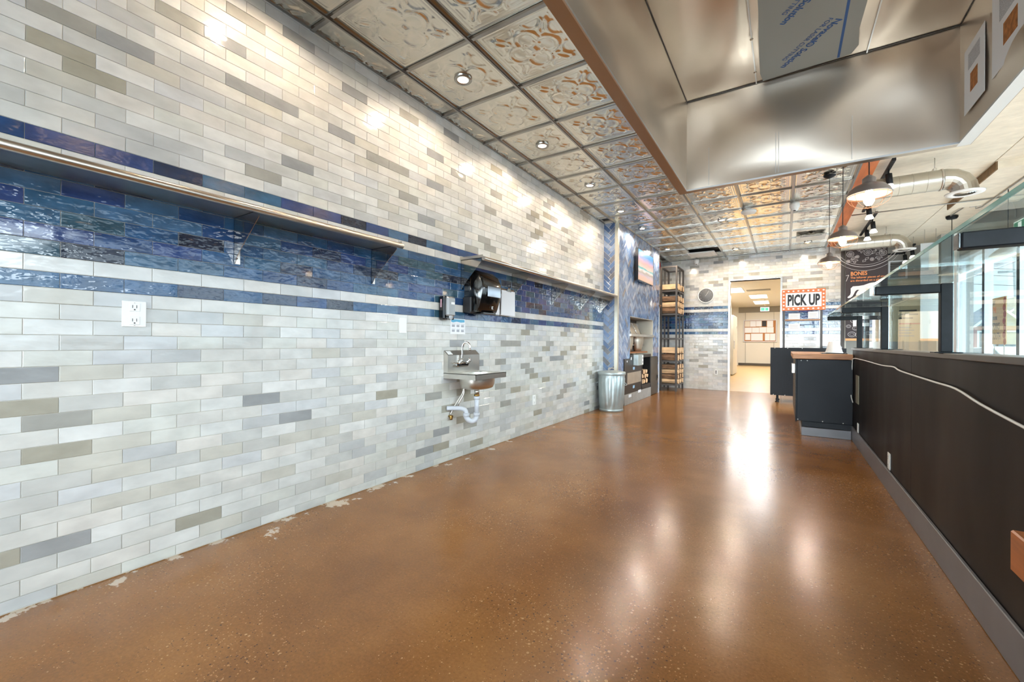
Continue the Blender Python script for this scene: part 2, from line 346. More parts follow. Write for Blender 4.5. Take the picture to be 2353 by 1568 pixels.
def lay(parent,tiles,frame,name,hide=None,limit=300):
    """tiles: (poly, material index); frame: (origin, U, V, N) in world"""
    O,Uv,Vv,Nv=[Vector(x) for x in frame]; base=parent.location
    M3=Matrix((Uv,Vv,Nv)).transposed(); quat=M3.to_quaternion()
    L=[]
    for poly,mi in tiles:
        w=[O+Uv*p[0]+Vv*p[1] for p in poly]; a=shown(w)
        if hide and hide(sum(p[0] for p in poly)/len(poly),sum(p[1] for p in poly)/len(poly)): a*=.02
        L.append((a,poly,mi))
    L.sort(key=lambda t:-t[0]); cache={}; stuff=MB()
    for n,(a,poly,mi) in enumerate(L):
        jit=random.uniform(-.0005,.0005); tu,tv=random.gauss(0,.0022),random.gauss(0,.0045)
        cx=sum(p[0] for p in poly)/len(poly); cy=sum(p[1] for p in poly)/len(poly)
        if n<limit and a>25:
            lp=[(round(p[0]-cx,4),round(p[1]-cy,4)) for p in poly]; key=(mi,tuple(lp))
            if key not in cache:
                vs,fs=tilemesh(lp,mi); cache[key]=MB().add(vs,fs).mesh(name,TILE[mi])
            o=D.objects.new(name,cache[key]); COL.objects.link(o); o.parent=parent
            o.location=O+Uv*cx+Vv*cy+Nv*jit-base; o.rotation_mode='QUATERNION'
            o.rotation_quaternion=quat@Matrix.Rotation(tu,3,'X').to_quaternion()@Matrix.Rotation(tv*.35,3,'Y').to_quaternion()
        else:
            vs,fs=tilemesh(poly,mi,jit=jit)
            vs=[O+Uv*v[0]+Vv*v[1]+Nv*(v[2]+tu*(v[1]-cy)+tv*.35*(cx-v[0]))-base for v in vs]
            stuff.add(vs,fs,mi)
    if stuff.v: 
        o=obj('more_'+name,stuff,TILE,parent,kind='stuff')
OV={(-8,-1):2,(-9,-1):2,(-11,-1):2,(-18,2):2,(-9,3):2,(-11,4):2,(-17,-1):2,(-17,-2):2,(-9,0):1,(-12,0):1,(-11,-2):1,(-9,4):1,(-11,6):1,(-15,0):1,(-18,-1):1,(-10,8):2,(-18,6):1,(-19,7):1,(-16,4):1,(-13,5):1,(-12,1):1,(15,-1):2,(17,-1):2,(17,0):2,(21,1):2,(14,0):2,(21,2):2,(24,3):2,(25,4):2,(18,3):2,(13,4):2,(18,6):2,(20,1):1,(11,0):1,(11,1):1,(14,1):1,(12,3):1,(11,3):2,(19,4):1,(15,4):1,(13,-1):1,(23,6):2,(24,9):2,(17,7):2,(17,8):2,(14,9):2,(15,12):1,(24,15):2,(24,21):2,(18,4):2,(21,5):1,(16,7):1,(18,11):1,(11,6):1,(12,8):1,(15,8):1,(21,3):1,(17,3):1,(19,18):2,(-14,16):2,(-12,17):2,(-13,24):2,(-6,17):1,(-6,19):1,(-10,20):1,(-10,22):1,(-16,16):1,(-9,23):1,(-13,8):1,(-9,6):1,(-6,-1):2,(-1,-1):1}
def band(k): return k in (0,9) or 2<=k<=7
def courses(u0,u1,v0,v1,off,ov,dk=.10,md=.13):
    out=[]
    for k in range(int(math.floor((v0-R0)/RH)),int((v1-R0)/RH)+1):
        za=R0+k*RH; o=off+(k%2)*TL/2
        for i in range(int(math.floor((u0-o)/TL)),int((u1-o)/TL)+1):
            ua=o+i*TL; rect=[(ua+.0009,za+.0009),(ua+TL-.0009,za+.0009),(ua+TL-.0009,za+RH-.0009),(ua+.0009,za+RH-.0009)]
            c=clip(rect,u0,u1,v0,v1)
            if not c: continue
            if band(k):
                mi=iB+random.choices(range(8),[5,5,3,2,5,2,1.6,2])[0]
            else:
                x=ov.get((k,i)); near=(i<10) and ov
                if x is None:
                    r=random.random(); x=0 if near else (2 if r<dk else 1 if r<dk+md else 0)
                    if near and r<.17 : x=1
                if k in (1,8): x=0
                mi={0:iW+random.choices(range(7),[4,4,3,3,3,3,2])[0],1:iM+random.randrange(3),2:iD+random.randrange(3)}[x]
            out.append((c,mi))
    return out
lay(wl,courses(-3.1,YS-.001,.004,H-.002,Y0,OV),((0,0,0),(0,1,0),(0,0,1),(1,0,0)),'tile',limit=300)
bt=courses(0,1.47,.004,H-.002,.03,{},.12,.2)+courses(2.505,3.50,.004,H-.002,.03,{},.12,.2)+courses(1.47,2.505,2.53,H-.002,.03,{},.12,.2)
lay(wb,bt,((0,YB,0),(1,0,0),(0,0,1),(0,-1,0)),'tile',hide=lambda u,v:(u<.56 and v<2.8) or (u>2.34 and v<1.0))
wa=[o for o in D.objects if o.name=='wall_alcove'][0]
lay(wa,courses(9.52,YB,.004,H-.002,9.6,{},.12,.2),((0,0,0),(0,1,0),(0,0,1),(1,0,0)),'tile',hide=lambda u,v:True)
# herringbone
def herring(u0,u1,v0,v1,rects):
    out=[];l,w=.2,.0652; s=math.sqrt(.5)
    n=int((max(u1-u0,v1-v0))/w)+14
    for i in range(-n*2,n*2):
        for j in range(-n*2,n*2):
            # herringbone lattice: pairs (horizontal + vertical tile), step (w,w) and (l,-l)... tiled with period 2l
            for typ in (0,1):
                bxx=i*w; byy=i*w
                ox=j*2*(l+.003)*.5; oy=-j*2*(l+.003)*.5
                if typ==0: a=(bxx+ox,byy+oy,l-.001,w-.004)
                else: a=(bxx+ox+l+.002-0.0,byy+oy+w-l,w-.004,l-.001)
                x,y,dx,dy=a
                P=[(x,y),(x+dx-.0026*(typ==0),y),(x+dx-.0026*(typ==0),y+dy-.0026*typ),(x,y+dy-.0026*typ)]
                Q=[((p[0]-p[1])*s+u0,(p[0]+p[1])*s+v0) for p in P]
                if max(q[0] for q in Q)<u0 or min(q[0] for q in Q)>u1 or max(q[1] for q in Q)<v0 or min(q[1] for q in Q)>v1: continue
                mi=iH+random.choices(range(7),[5,4,4,3,2,2,1])[0]
                for r in rects:
                    c=clip(Q,*r)
                    if c: out.append((c,mi))
    return out
pole_w=.05
lay(ws,herring(-.16,.2,0,3.1,[(.002,XS-pole_w,.004,H-.002)]),((0,YS,0),(1,0,0),(0,0,1),(0,-1,0)),'herringbone_tile',limit=100)
lay(ws,herring(YS,9.55,0,3.1,[(YS+.05,7.09,.004,H-.002),(7.09,7.445,.80,H-.002),(7.445,9.005,1.555,H-.002),(9.005,9.5,.80,H-.002),(9.40,9.5,.004,.80)]),
    ((XS,0,0),(0,1,0),(0,0,1),(1,0,0)),'herringbone_tile',limit=200)
# corner guards, door frame
struct(obj('trim_1',MB().box(XS-pole_w,XS+.006,YS-.006,YS+.003,0,H).box(XS,XS+.006,YS,YS+.05,0,H),mat('corner_guard_steel',(206,200,184),.35,.7)),'tall pale steel corner guard where blue herringbone turns beside the trash can','trim')
struct(obj('trim_2',MB().box(XS-.02,XS+.006,9.52,9.545,0,1.9).box(XS,XS+.006,9.48,9.54,0,1.9),framew),'white corner guard at the end of the oven wall by the rack','trim')
struct(obj('trim_3',MB().box(1.47,1.505,YB-.02,YB+.17,0,2.53).box(2.47,2.505,YB-.02,YB+.17,0,2.53).box(1.505,2.47,YB-.02,YB+.17,2.50,2.53),mat('door_jamb_metal',(206,204,200),.22,.95)),'polished metal frame around the back doorway','trim')
# ceilings ---------------------------------------------------------
ce=thing('ceiling','embossed tin panel ceiling over the kitchen','ceiling',kind='structure')
obj('deck',MB().box(-.2,3.3,-3.2,YB+.16,H+.05,H+.25),darkg,ce)
GX=[.195+.61*i for i in range(6)]; GY=[2.172+.61*i for i in range(-9,15)]
def height(u,v):
    """u,v in -1..1 ; pressed pattern, metres"""
    a=max(abs(u),abs(v)); h=0
    for r,w,g in ((.93,.030,.006),(.85,.022,.004),(.79,.015,.003)): h-=g*math.exp(-((a-r)/w)**2)
    q=min(1,max(0,(a-.70)/.25)); h+=.004*q
    best=9
    for cx,cy in ((.33,0),(-.33,0),(0,.33),(0,-.33)):
        d=math.hypot(u-cx,v-cy); best=min(best,d)
    h-=.010*math.exp(-((best-.275)/.030)**2)
    h-=.004*math.exp(-((best-.215)/.018)**2)
    if best<.2: h-=.0035*(1-(best/.2)**2)
    h-=.008*math.exp(-(math.hypot(u,v)/.055)**2)
    p,q=abs(u),abs(v); s=(p+q)*.7071; t=(p-q)*.7071     # diagonal frame
    for k in (-1,1): 
        d=math.hypot(p-.22,q-.22); h-=.0
    d=abs(math.hypot(s-.50,t)-.0)
    leaf=math.hypot((s-.73)/.24,t/.085); h-=.006*math.exp(-((leaf-.85)/.28)**2) if s>.42 else 0
    for k in (-1,1):
        dd=math.hypot(s-.80,t-k*.30); h-=.004*math.exp(-((dd-.22)/.035)**2) if s<.95 and a<.76 else 0
    for k in (-1,1):
        h-=.007*math.exp(-(math.hypot(s-.22,t-k*.06)/.030)**2)
    return h
def panelmesh(u0=-1,u1=1,n=52,nu=None):
    nu=nu or n; vs=[];fs=[]
    for j in range(n+1):
        for i in range(nu+1):
            u=u0+(u1-u0)*i/nu; v=-1+2*j/n
            vs.append((u*.296,v*.296,height(u,v)))
    for j in range(n):
        for i in range(nu): fs.append((j*(nu+1)+i,(j+1)*(nu+1)+i,(j+1)*(nu+1)+i+1,j*(nu+1)+i+1))
    return MB().add(vs,fs,0,True)
pm=panelmesh(n=64).mesh('tin_panel',tin); pm2=panelmesh(n=34).mesh('tin_panel',tin); pms=panelmesh(u0=.38,n=60,nu=20).mesh('tin_panel',tin)
flat=MB().box(-.296,.296,-.296,.296,-.004,.004).box(-.25,.25,-.25,.25,-.012,-.004).mesh('vent_panel',[framew])
for j,y in enumerate(GY[:-1]):
    if y>YB or y<-3: continue
    for i,x in enumerate([GX[0]-.61]+GX[:-1]):
        cx,cy=x+.305,y+.305
        if cy+.2>YB: continue
        if 2.0<cx-.25 and cx<3.2 and -.3<cy<2.8 and cx>2.1: continue
        if y>YS-.4 and i==0: continue
        if i==0: me=pms
        else: me=pm if y<6.5 else pm2
        if (i,j)==(2,21): continue
        o=D.objects.new('tin_panel',me); COL.objects.link(o); o.parent=ce; o.location=(cx,cy,H+.004)
for x in GX:
    b=MB(); yb0=3.1 if x>2.0 and x<3.2 else -3.1
    b.box(x-.014,x+.014,yb0,YB,H-.016,H+.008); b.box(x-.006,x+.006,yb0,YB,H-.024,H-.016)
    obj('grid_bar',b,tinbar,ce)
for y in GY:
    if -3<y<YB-.05:
        x1=1.95 if y<3.0 else 3.245
        b=MB().box(XS*0,x1,y-.012,y+.012,H-.012,H+.006)
        obj('grid_bar',b,tinbar,ce)
obj('edge_angle',MB().box(0,.022,-3.1,YS,H-.008,H+.004).box(XS,XS+.02,YS,9.5,H-.008,H+.004).box(0,3.3,YB-.02,YB,H-.008,H+.004),tinbar,ce)
# dining side ceiling
cd2=thing('ceiling_dining','beige wood wool board ceiling over the dining side','ceiling',kind='structure')
ys=[-3.2,-.4,2.2,4.7,7.0,8.85,10.9,13.2]; xs=[3.25,4.58,5.9]
for a,b in zip(ys,ys[1:]):
    for c,d in zip(xs,xs[1:]):
        obj('ceiling_board',MB().bbox(c+.003,d-.003,a+.003,b-.003,3.2,3.26,.004),slab,cd2)
obj('backing',MB().box(3.25,6.0,-3.2,13.2,3.262,3.4),slabd,cd2)
dp=obj('lowered_board',MB().box(4.60,5.9,7.09,8.84,3.115,3.2),slab,cd2)
obj('brown_edge',MB().box(4.585,4.6,7.09,8.84,3.105,3.2),slabd,cd2)
# orange beam
tag(obj('ceiling_beam',MB().bbox(3.255,3.41,3.14,YB,3.075,3.2,.004),orangew),'orange brown wooden beam between tin ceiling and dining ceiling','beam')
obj_dark=obj('trim_4',MB().box(3.232,3.254,3.1,YB,3.06,3.2),darkg); struct(obj_dark,'dark metal edge trim along the orange beam','trim')

# front, right and far walls
wf=thing('wall_front','shop front wall behind the camera with large windows','wall',kind='structure')
m=MB(); m.box(-.2,5.5,-3.2,-3.05,0,.45); m.box(-.2,5.5,-3.2,-3.05,2.85,3.4)
for x in (-.2,5.3): m.box(x,x+.3,-3.2,-3.05,.45,2.85)
obj('masonry',m,wallg,wf)
for i,x in enumerate((.1,1.4,2.7,4.0)):
    w=tag(thing('window_%d'%(10+i),'shop front window bay %s from the tiled wall'%('first','second','third','fourth')[i],'window',kind='structure'),'shop front window bay %s from the tiled wall'%('first','second','third','fourth')[i],'window',kind='structure')
    f=MB(); f.box(x,x+.06,-3.16,-3.08,.45,2.85).box(x+1.24,x+1.3,-3.16,-3.08,.45,2.85).box(x+.06,x+1.24,-3.16,-3.08,.45,.51).box(x+.06,x+1.24,-3.16,-3.08,2.79,2.85)
    obj('window_frame',f,framew,w); obj('pane',MB().box(x+.06,x+1.24,-3.125,-3.115,.51,2.79),glassw,w)
wr=thing('wall_right','street side wall with grey bulkhead above the windows','wall',kind='structure')
m=MB(); m.box(5.3,5.5,-3.05,12.2,2.72,3.4); m.box(5.3,5.5,-3.05,12.2,0,.30); m.box(5.3,5.5,11.25,12.2,.3,2.72); obj('masonry',m,wallg,wr)
mull=[8.70-1.22*i for i in range(10)][::-1]+[9.92,11.14]
for i,(a,b) in enumerate(zip(mull,mull[1:])):
    lb='tall street window with white mullions, number %d from the back corner'%(len(mull)-1-i)
    w=thing('window_%d'%(i+1),lb.replace('number ','bay '),'window',kind='structure')
    f=MB().box(5.26,5.36,a-.045,a+.05,.3,2.72).box(5.26,5.36,b-.05,b+.045,.3,2.72).box(5.28,5.35,a+.05,b-.05,.3,.37).box(5.28,5.35,a+.05,b-.05,2.66,2.72)
    obj('window_frame',f,framew,w); obj('pane',MB().box(5.31,5.318,a+.05,b-.05,.37,2.66),glassw,w)
struct(obj('trim_5',MB().bbox(5.08,5.3,2.0,11.2,.84,.88),wood),'wooden window ledge along the street windows','ledge')
wfar=thing('wall_far','far grey wall of the dining side','wall',kind='structure')
obj('plaster',MB().box(3.4,5.5,12.2,12.35,0,3.4),wallg,wfar)
struct(obj('wall_divider',MB().box(3.5,3.56,YB-.02,12.2,0,3.2),darkg),'dark metal post and return at the end of the tiled back wall','wall')
obj('wood_panel',MB().box(4.42,5.0,12.17,12.2,2.15,2.50),beige,wfar)
# end column by far window
struct(obj('wall_column',MB().box(5.05,5.3,11.2,11.45,0,3.2),mat('pale_column',(206,206,202),.6)),'pale square column at the end of the street windows','column')

# counter wall ------------------------------------------------------
XC=3.21
cw=thing('counter_wall','low black kitchen side wall carrying the glass guards','counter',(XC,2,0))
edges=[-3.0,-1.2,.30,1.05,3.52,6.2]
for a,b in zip(edges,edges[1:]): local(cw,MB().bbox(XC,XC+.02,a+.0015,b-.0015,.10,1.015,.001),'panel',blackw)
local(cw,MB().box(XC+.0205,XC+.13,-3,6.2,.0,1.015),'core',darkg)
local(cw,MB().box(XC+.131,XC+.145,-3,6.2,.0,1.0),'dining_side_panel',wood)
local(cw,MB().bbox(XC-.012,XC+.16,-3.0,6.24,1.016,1.042,.003),'cap',mat('dark_grey_cap',(92,88,86),.35,.5,noise=(8,.15)),label='dark grey metal cap strip')
struct(obj('baseboard_counter',MB().bbox(XC-.016,XC-.001,-3,6.18,0.0,.155,.003),greyt),'grey metal baseboard along the black counter wall','baseboard')
# switches and plates on the counter wall
def plate(y,z,w,h,label,group=None,x=XC,s=-1,m=white,dev=0,name='outlet_plate',cat='outlet'):
    t=thing(name,label,cat,(x,y,z),group)
    x0,x1=sorted((x+s*.0005,x+s*.007)); local(t,MB().bbox(x0,x1,y-w/2,y+w/2,z-h/2,z+h/2,.002),'cover',m)
    if dev:
        for k in ((-.26,.26) if dev==2 else (0,)):
            zz=z+k*h; a,b=sorted((x+s*.0071,x+s*.0095)); o=local(t,MB().bbox(a,b,y-w*.22,y+w*.22,zz-h*.16,zz+h*.16,.001),'socket',m)
            if dev==2:
                a,b=sorted((x+s*.0096,x+s*.0100))
                mb=MB().box(a,b,y-w*.10,y-w*.07,zz-.004,zz+.010).box(a,b,y+w*.07,y+w*.10,zz-.004,zz+.010).box(a,b,y-.003,y+.003,zz-.014,zz-.008)
                l=t.location; mb.v=[(v[0]-l.x,v[1]-l.y,v[2]-l.z) for v in mb.v]; obj('slots',mb,darkg,o)
        for k in (-.42,.42):
            a,b=sorted((x+s*.007,x+s*.0082)); local(t,MB().lathe([(.003,a),(.003,b),(.0001,b)],(0,y,z+k*h),'X',8),'screw',steel2)
    return t
plate(5.72,.19,.08,.12,'white outlet plate low on black wall nearest the counter corner',dev=2)
plate(4.14,.22,.08,.12,'white outlet plate low on black wall nearest the camera',dev=2)
plate(5.78,.60,.20,.30,'beige steel access plate high on the black wall by the corner',m=mat('steel_beige_plate',(150,146,126),.35,.4),name='access_plate',cat='plate')
plate(.697,1.198,.088,.12,'white duplex outlet in the pale tiles below the left shelf',x=.002,s=1,dev=2)
plate(2.346,1.204,.075,.12,'white blank plate on the tiles left of the soap dispenser',x=.002,s=1,name='blank_plate',cat='plate')
plate(4.445,.38,.075,.12,'small white outlet low on the left wall right of the sink',x=.002,s=1,dev=2)
t=thing('outlet_plate','small white outlet low on the back wall right of the firewood rack','outlet',(1.225,YB-.003,.42)); local(t,MB().bbox(1.19,1.26,YB-.010,YB-.003,.36,.48,.002),'cover',white); local(t,MB().box(1.212,1.238,YB-.013,YB-.010,.425,.455).box(1.212,1.238,YB-.013,YB-.010,.385,.415),'socket',darkg)
# white power cord clipped along the wall
pts=[(XC-.012,6.05,.43),(XC-.02,6.12,.50),(XC-.012,6.15,.60),(XC-.012,6.13,.75),(XC-.012,6.10,.88),(XC-.012,5.98,.925),(XC-.012,5.25,.928),(XC-.012,4.4,.918),(XC-.012,3.95,.925),(XC-.012,3.74,.908),(XC-.014,3.0,.893),(XC-.012,2.67,.886),(XC-.012,2.39,.852),(XC-.012,2.06,.823),(XC-.012,1.5,.78),(XC-.012,.4,.75)]
def smoothpts(p,n=4):
    p=[Vector(q) for q in p]; o=[]
    for i in range(len(p)-1):
        a,b,c,d=p[max(i-1,0)],p[i],p[i+1],p[min(i+2,len(p)-1)]
        for k in range(n):
            t=k/n; o.append(.5*((2*b)+(c-a)*t+(2*a-5*b+4*c-d)*t*t+(3*b-a-3*c+d)*t**3))
    return o+[p[-1]]
tag(obj('power_cord',MB().tube(smoothpts(pts),.005,8),wcord),'white cord strung along the black counter wall with a loose end','cord')
# wooden ledge near the camera
t=thing('wall_ledge','orange brown wooden ledge fixed to black wall at right frame edge','ledge',(3.12,1.3,.5))
local(t,MB().bbox(3.04,XC-.001,.9,1.6,.508,.612,.004),'ledge_board',mat('ledge_wood',(170,98,48),.4,noise=(6,.2),stretch=(8,1,8)))
t['label']='orange brown wooden ledge fixed to black wall at right frame edge'
tag(obj('loose_cable',MB().tube(smoothpts([(XC-.008,1.75,.655),(XC-.01,1.68,.635),(XC-.03,1.62,.628),(XC-.05,1.52,.620),(XC-.06,1.3,.618)]),.005,8),mat('grey_cable',(130,132,136),.5)),'grey cable lying over the wooden ledge on the black wall','cable')

# sneeze guards ---------------------------------------------------
GYS=[(1.62,'nearest the camera'),(2.90,'second from the camera'),(4.42,'third from the camera'),(5.75,'farthest from the camera')]
for y,w in GYS:
    t=thing('guard_bracket','black square tube guard bracket '+w+' on counter wall','bracket',(3.22,y,1.042))
    local(t,MB().bbox(3.196,3.24,y-.022,y+.022,1.048,1.384,.003),'post',blackm)
    local(t,MB().bbox(2.95,3.195,y-.022,y+.022,1.340,1.384,.003),'arm',blackm)
    local(t,MB().bbox(3.17,3.27,y-.04,y+.04,1.0425,1.0475,.001),'foot_plate',blackm)
    local(t,MB().bbox(2.944,2.949,y-.02,y+.02,1.342,1.382,.001),'end_cap',blackp)
for k,(a,b,w) in enumerate([(-.4,2.26,'nearest the camera'),(2.27,3.66,'in the middle'),(3.67,5.78,'farthest from the camera')]):
    t=thing('glass_shelf','clear horizontal glass shelf over the guard brackets '+w,'glass',(3.1,(a+b)/2,1.386))
    local(t,MB().box(2.942,3.25,a,b,1.3855,1.3975),'pane',glasss)
    local(t,MB().box(2.9395,2.9418,a,b,1.3855,1.3975),'polished_edge',edgeg,label='teal polished glass edge')
for (a,b,w) in [(1.66,2.86,'nearest the camera'),(2.94,4.38,'between second and third bracket'),(4.46,5.71,'between third and fourth bracket')]:
    t=thing('glass_guard','clear upright glass guard pane '+w,'glass',(3.25,(a+b)/2,1.043))
    local(t,MB().box(3.246,3.254,a,b,1.044,1.383),'pane',glasss)
    local(t,MB().box(3.2455,3.2545,a-.003,a-.0005,1.044,1.383),'polished_edge',edgeg)

# kitchen hood --------------------------------------------------------
hd=thing('extractor_hood','large open stainless extractor hood hanging from the ceiling','hood',(2.65,1.5,2.13))
x0,x1,y0,y1,zb,zt=1.98,3.31,-.05,3.09,2.13,2.74
def sheet(nu,nv,fn): 
    vs=[fn(i/nu,j/nv) for j in range(nv+1) for i in range(nu+1)]
    fs=[(j*(nu+1)+i,j*(nu+1)+i+1,(j+1)*(nu+1)+i+1,(j+1)*(nu+1)+i) for j in range(nv) for i in range(nu)]
    return MB().add(vs,fs,0,True)
def dent(a,b,s): 
    return .0085*(math.sin(3.1*a+1.7*math.sin(2.3*b+s)+s)*math.cos(2.7*b+.9*s)+.5*math.sin(6.3*a+4.1*b+s))
def addsheet(name,nu,nv,f,label=None):
    l=hd.location; mb=sheet(nu,nv,f); mb.v=[(v[0]-l.x,v[1]-l.y,v[2]-l.z) for v in mb.v]; return obj(name,mb,hoodm,hd,label=label)
def edgew(t): return min(1,t*8)*min(1,(1-t)*8)
addsheet('inner_wall',40,16,lambda u,v:(x0+(x1-x0)*u,y1-edgew(u)*edgew(v)*(dent(u*1.6,v*1.3,1.1)*1.6),zb+(zt-zb)*v))
addsheet('inner_wall',16,60,lambda u,v:(x0+edgew(u)*edgew(v)*dent(u*1.2,v*3,2.2),y0+(y1-y0)*v,zb+(zt-zb)*u))
addsheet('inner_wall',16,60,lambda u,v:(x1-edgew(u)*edgew(v)*dent(u*1.2,v*3,3.7),y0+(y1-y0)*v,zb+(zt-zb)*u))
addsheet('inner_wall',40,16,lambda u,v:(x0+(x1-x0)*u,y0+edgew(u)*edgew(v)*dent(u*1.6,v*1.3,4.1),zb+(zt-zb)*v))
for a,b,s in ((x0,2.395,0.4),(2.395,2.935,1.5),(2.935,x1,2.9)):
    addsheet('roof_panel',24,60,lambda u,v:(a+.001+(b-a-.002)*u,y0+(y1-y0)*v,zt-edgew(u)*edgew(v)*(.004+dent(u*1.3,v*4,s)*1.5)))
for x in (2.395,2.935):
    local(hd,MB().box(x-.003,x+.003,y0+.01,y1-.01,zt-.012,zt-.0005),'roof_seam',hoodr)
local(hd,MB().box(x0+.004,x1-.004,y1-.012,y1-.002,zt-.004,zt-.001).box(x0+.001,x0+.004,y0,y1,zt-.004,zt-.001).box(x1-.004,x1-.001,y0,y1,zt-.004,zt-.001),'corner_seam',darkg)
for i,y in enumerate([.3+.33*k for k in range(9)]):
    local(hd,MB().lathe([(.0001,0),(.007,.0),(.009,.004),(.009,.005)],(2.395,y,zt-.017),'Z',8),'rivet',hoodf)
# outer skin and lips
o_=.055
local(hd,MB().box(x0-o_,x0-o_+.003,y0-o_,y1+o_,zb,H-.03).box(x1+o_-.003,x1+o_,y0-o_,y1+o_,zb,H+.1).box(x0-o_,x1+o_,y1+o_-.003,y1+o_,zb,H-.03).box(x0-o_,x1+o_,y0-o_,y0-o_+.003,zb,H-.03).box(x0-o_,x1+o_,y0-o_,y1+o_,zt+.02,zt+.024),'outer_skin',hoodf)
local(hd,MB().box(x0-o_+.003,x0,y0-o_,y1+o_-.003,zb,zb+.004),'bottom_lip',hoodf)
local(hd,MB().box(x0,x1,y1,y1+o_-.003,zb,zb+.004),'bottom_lip',hoodf)
local(hd,MB().box(x0,x1,y0-o_,y0,zb,zb+.004),'bottom_lip',hoodf)
local(hd,MB().box(x1,x1+o_-.003,y0-o_,y1+o_-.003,zb,zb+.004),'bottom_lip',hoodr)  # paler steel than the other lips: window light painted into its colour
for b in ((x0-.002,x0+.003,y0,y1),(x0,x1,y1-.003,y1+.002),(x1-.003,x1+.002,y0,y1)):
    local(hd,MB().box(b[0],b[1],b[2],b[3],zb-.004,zb+.006),'rim',hoodr)
for x in (2.12,2.50,2.515,2.87): local(hd,MB().box(x,x+.002,y1-.016,y1-.0145,zb+.01,zb+.26),'sheet_joint',hoodr)
# protective film left on the roof sheet
zf=zt-.0235
t=thing('protective_film','peeling grey protective film with blue print on hood ceiling','film',(2.65,2.7,zf))
poly=[(2.428,1.2),(2.425,1.9),(2.440,2.15),(2.436,2.40),(2.424,2.75),(2.420,2.95),(2.432,3.045),(2.60,3.035),(2.74,3.03),(2.80,3.03),(2.86,3.02),(2.885,2.95),(2.87,2.80),(2.876,2.60),(2.872,2.3),(2.88,1.2)]
local(t,MB().prism(poly,lambda u,v,w:(u,v,zf+w*.001)),'film_sheet',film)
local(t,MB().box(2.796,2.808,1.2,3.02,zf-.0008,zf-.0002),'printed_stripe',filmb)
d=Vector((-.34,.42,0)).normalized()
for yy in (1.95,2.35,2.75):
    text('Novacel\u00ae Solution',.050,(2.765,yy-.10,zf-.0009),d,(0,0,-1),filmb,t,'lettering',.0002,off=.0012)
    text('FOR LASER CUTTING',.034,(2.735,yy-.125,zf-.0009),d,(0,0,-1),filmb,t,'lettering',.0002)
# papers on the hood's right inner wall
pic=mat('pizza_picture',(176,112,56),.7,noise=(40,.4))
for (ya,yb,za,zc,lb) in ((2.735,2.99,2.225,2.54,'white recipe sheet with orange photo inside the hood, farther from camera'),(2.30,2.655,2.232,2.60,'white recipe sheet with brown photo inside the hood, nearer the camera')):
    t=thing('recipe_sheet',lb,'paper',(x1-.008,(ya+yb)/2,za))
    local(t,MB().box(x1-.009,x1-.0075,ya,yb,za,zc),'sheet',paper)
    yc=(ya+yb)/2; hw=(yb-ya)*.18; local(t,MB().box(x1-.0096,x1-.0091,yc-hw,yc+hw,za+.08,za+.17),'photo_print',pic)
    local(t,MB().box(x1-.0096,x1-.0091,yc-hw*1.6,yc+hw*1.6,za+.20,zc-.04),'printed_text',mat('pale_print',(190,190,194),.8,noise=(200,.3)))

# stainless wall shelves ----------------------------------------------
def wallshelf(label,ya,yb,z,dep,zt_,brk,tip,flange):
    t=thing('wall_shelf',label,'shelf',(0.003,(ya+yb)/2,z))
    local(t,MB().box(.004,dep,ya,yb,z-.003,z),'shelf_board',steel)
    local(t,MB().tube([(dep+.004,ya,z-.012),(dep+.004,yb,z-.012)],.019,14),'rolled_edge',steel)
    local(t,MB().box(.0035,.0055,ya,yb,z,zt_),'upstand',steel2)
    for y in (ya,yb):
        if abs(y)<9: local(t,MB().box(.004,dep,y-.001,y+.001,z,z+.022),'end_lip',steel)
    for y in brk:
        b=MB().prism([(.004,z-.004),(.004,tip),(.016,tip),(.05,tip+.05),(dep-.03,z-.035),(dep-.03,z-.004)],lambda u,v,w:(u,y-.001+w*.002,v))
        b.box(.004,dep-.03,y-.001,y+.03,z-.006,z-.004); b.box(.004,.006,y-.001,y+.03 if flange else y+.012,tip,z-.006)
        o=local(t,b,'bracket',mirror)
        for zz in (tip+.07,tip+.03):
            mb=MB().lathe([(.004,.006),(.004,.008),(.0001,.008)],(0,y+.014,zz),'X',8)
            l=t.location; mb.v=[(v[0]-l.x,v[1]-l.y,v[2]-l.z) for v in mb.v]; obj('screw',mb,darkg,o)
    return t
wallshelf('long stainless wall shelf in the near blue tile band',-.9,2.06,1.757,.30,1.80,[-.4,1.12,2.04],1.50,True)
wallshelf('second stainless wall shelf above the paper towel dispenser',3.045,6.62,1.845,.27,1.88,[3.06,3.94,4.89,5.80,6.60],1.57,True)

# soap dispenser ------------------------------------------------------
t=thing('soap_dispenser','black soap dispenser with clear window on left tiled wall','dispenser',(.003,2.81,1.27))
local(t,MB().bbox(.003,.070,2.755,2.868,1.272,1.478,.012),'housing',blackp)
local(t,MB().bbox(.0705,.112,2.758,2.865,1.300,1.474,.014),'front_cover',mat('smoked_cover',(150,150,148),.22,.5,coat=.4))
local(t,MB().bbox(.0705,.100,2.762,2.861,1.272,1.299,.008),'lower_cover',blackp)
local(t,MB().lathe([(.0001,.104),(.020,.108),(.026,.100)],(0,2.81,1.296),'X',16),'push_pad',mat('pad_grey',(176,176,178),.2))
local(t,MB().bbox(.1125,.1135,2.80,2.845,1.405,1.425,.0004),'sticker',white)
local(t,MB().bbox(.028,.044,2.7525,2.7545,1.38,1.45,.0005),'refill_window',mat('pink_window',(190,150,160),.3))
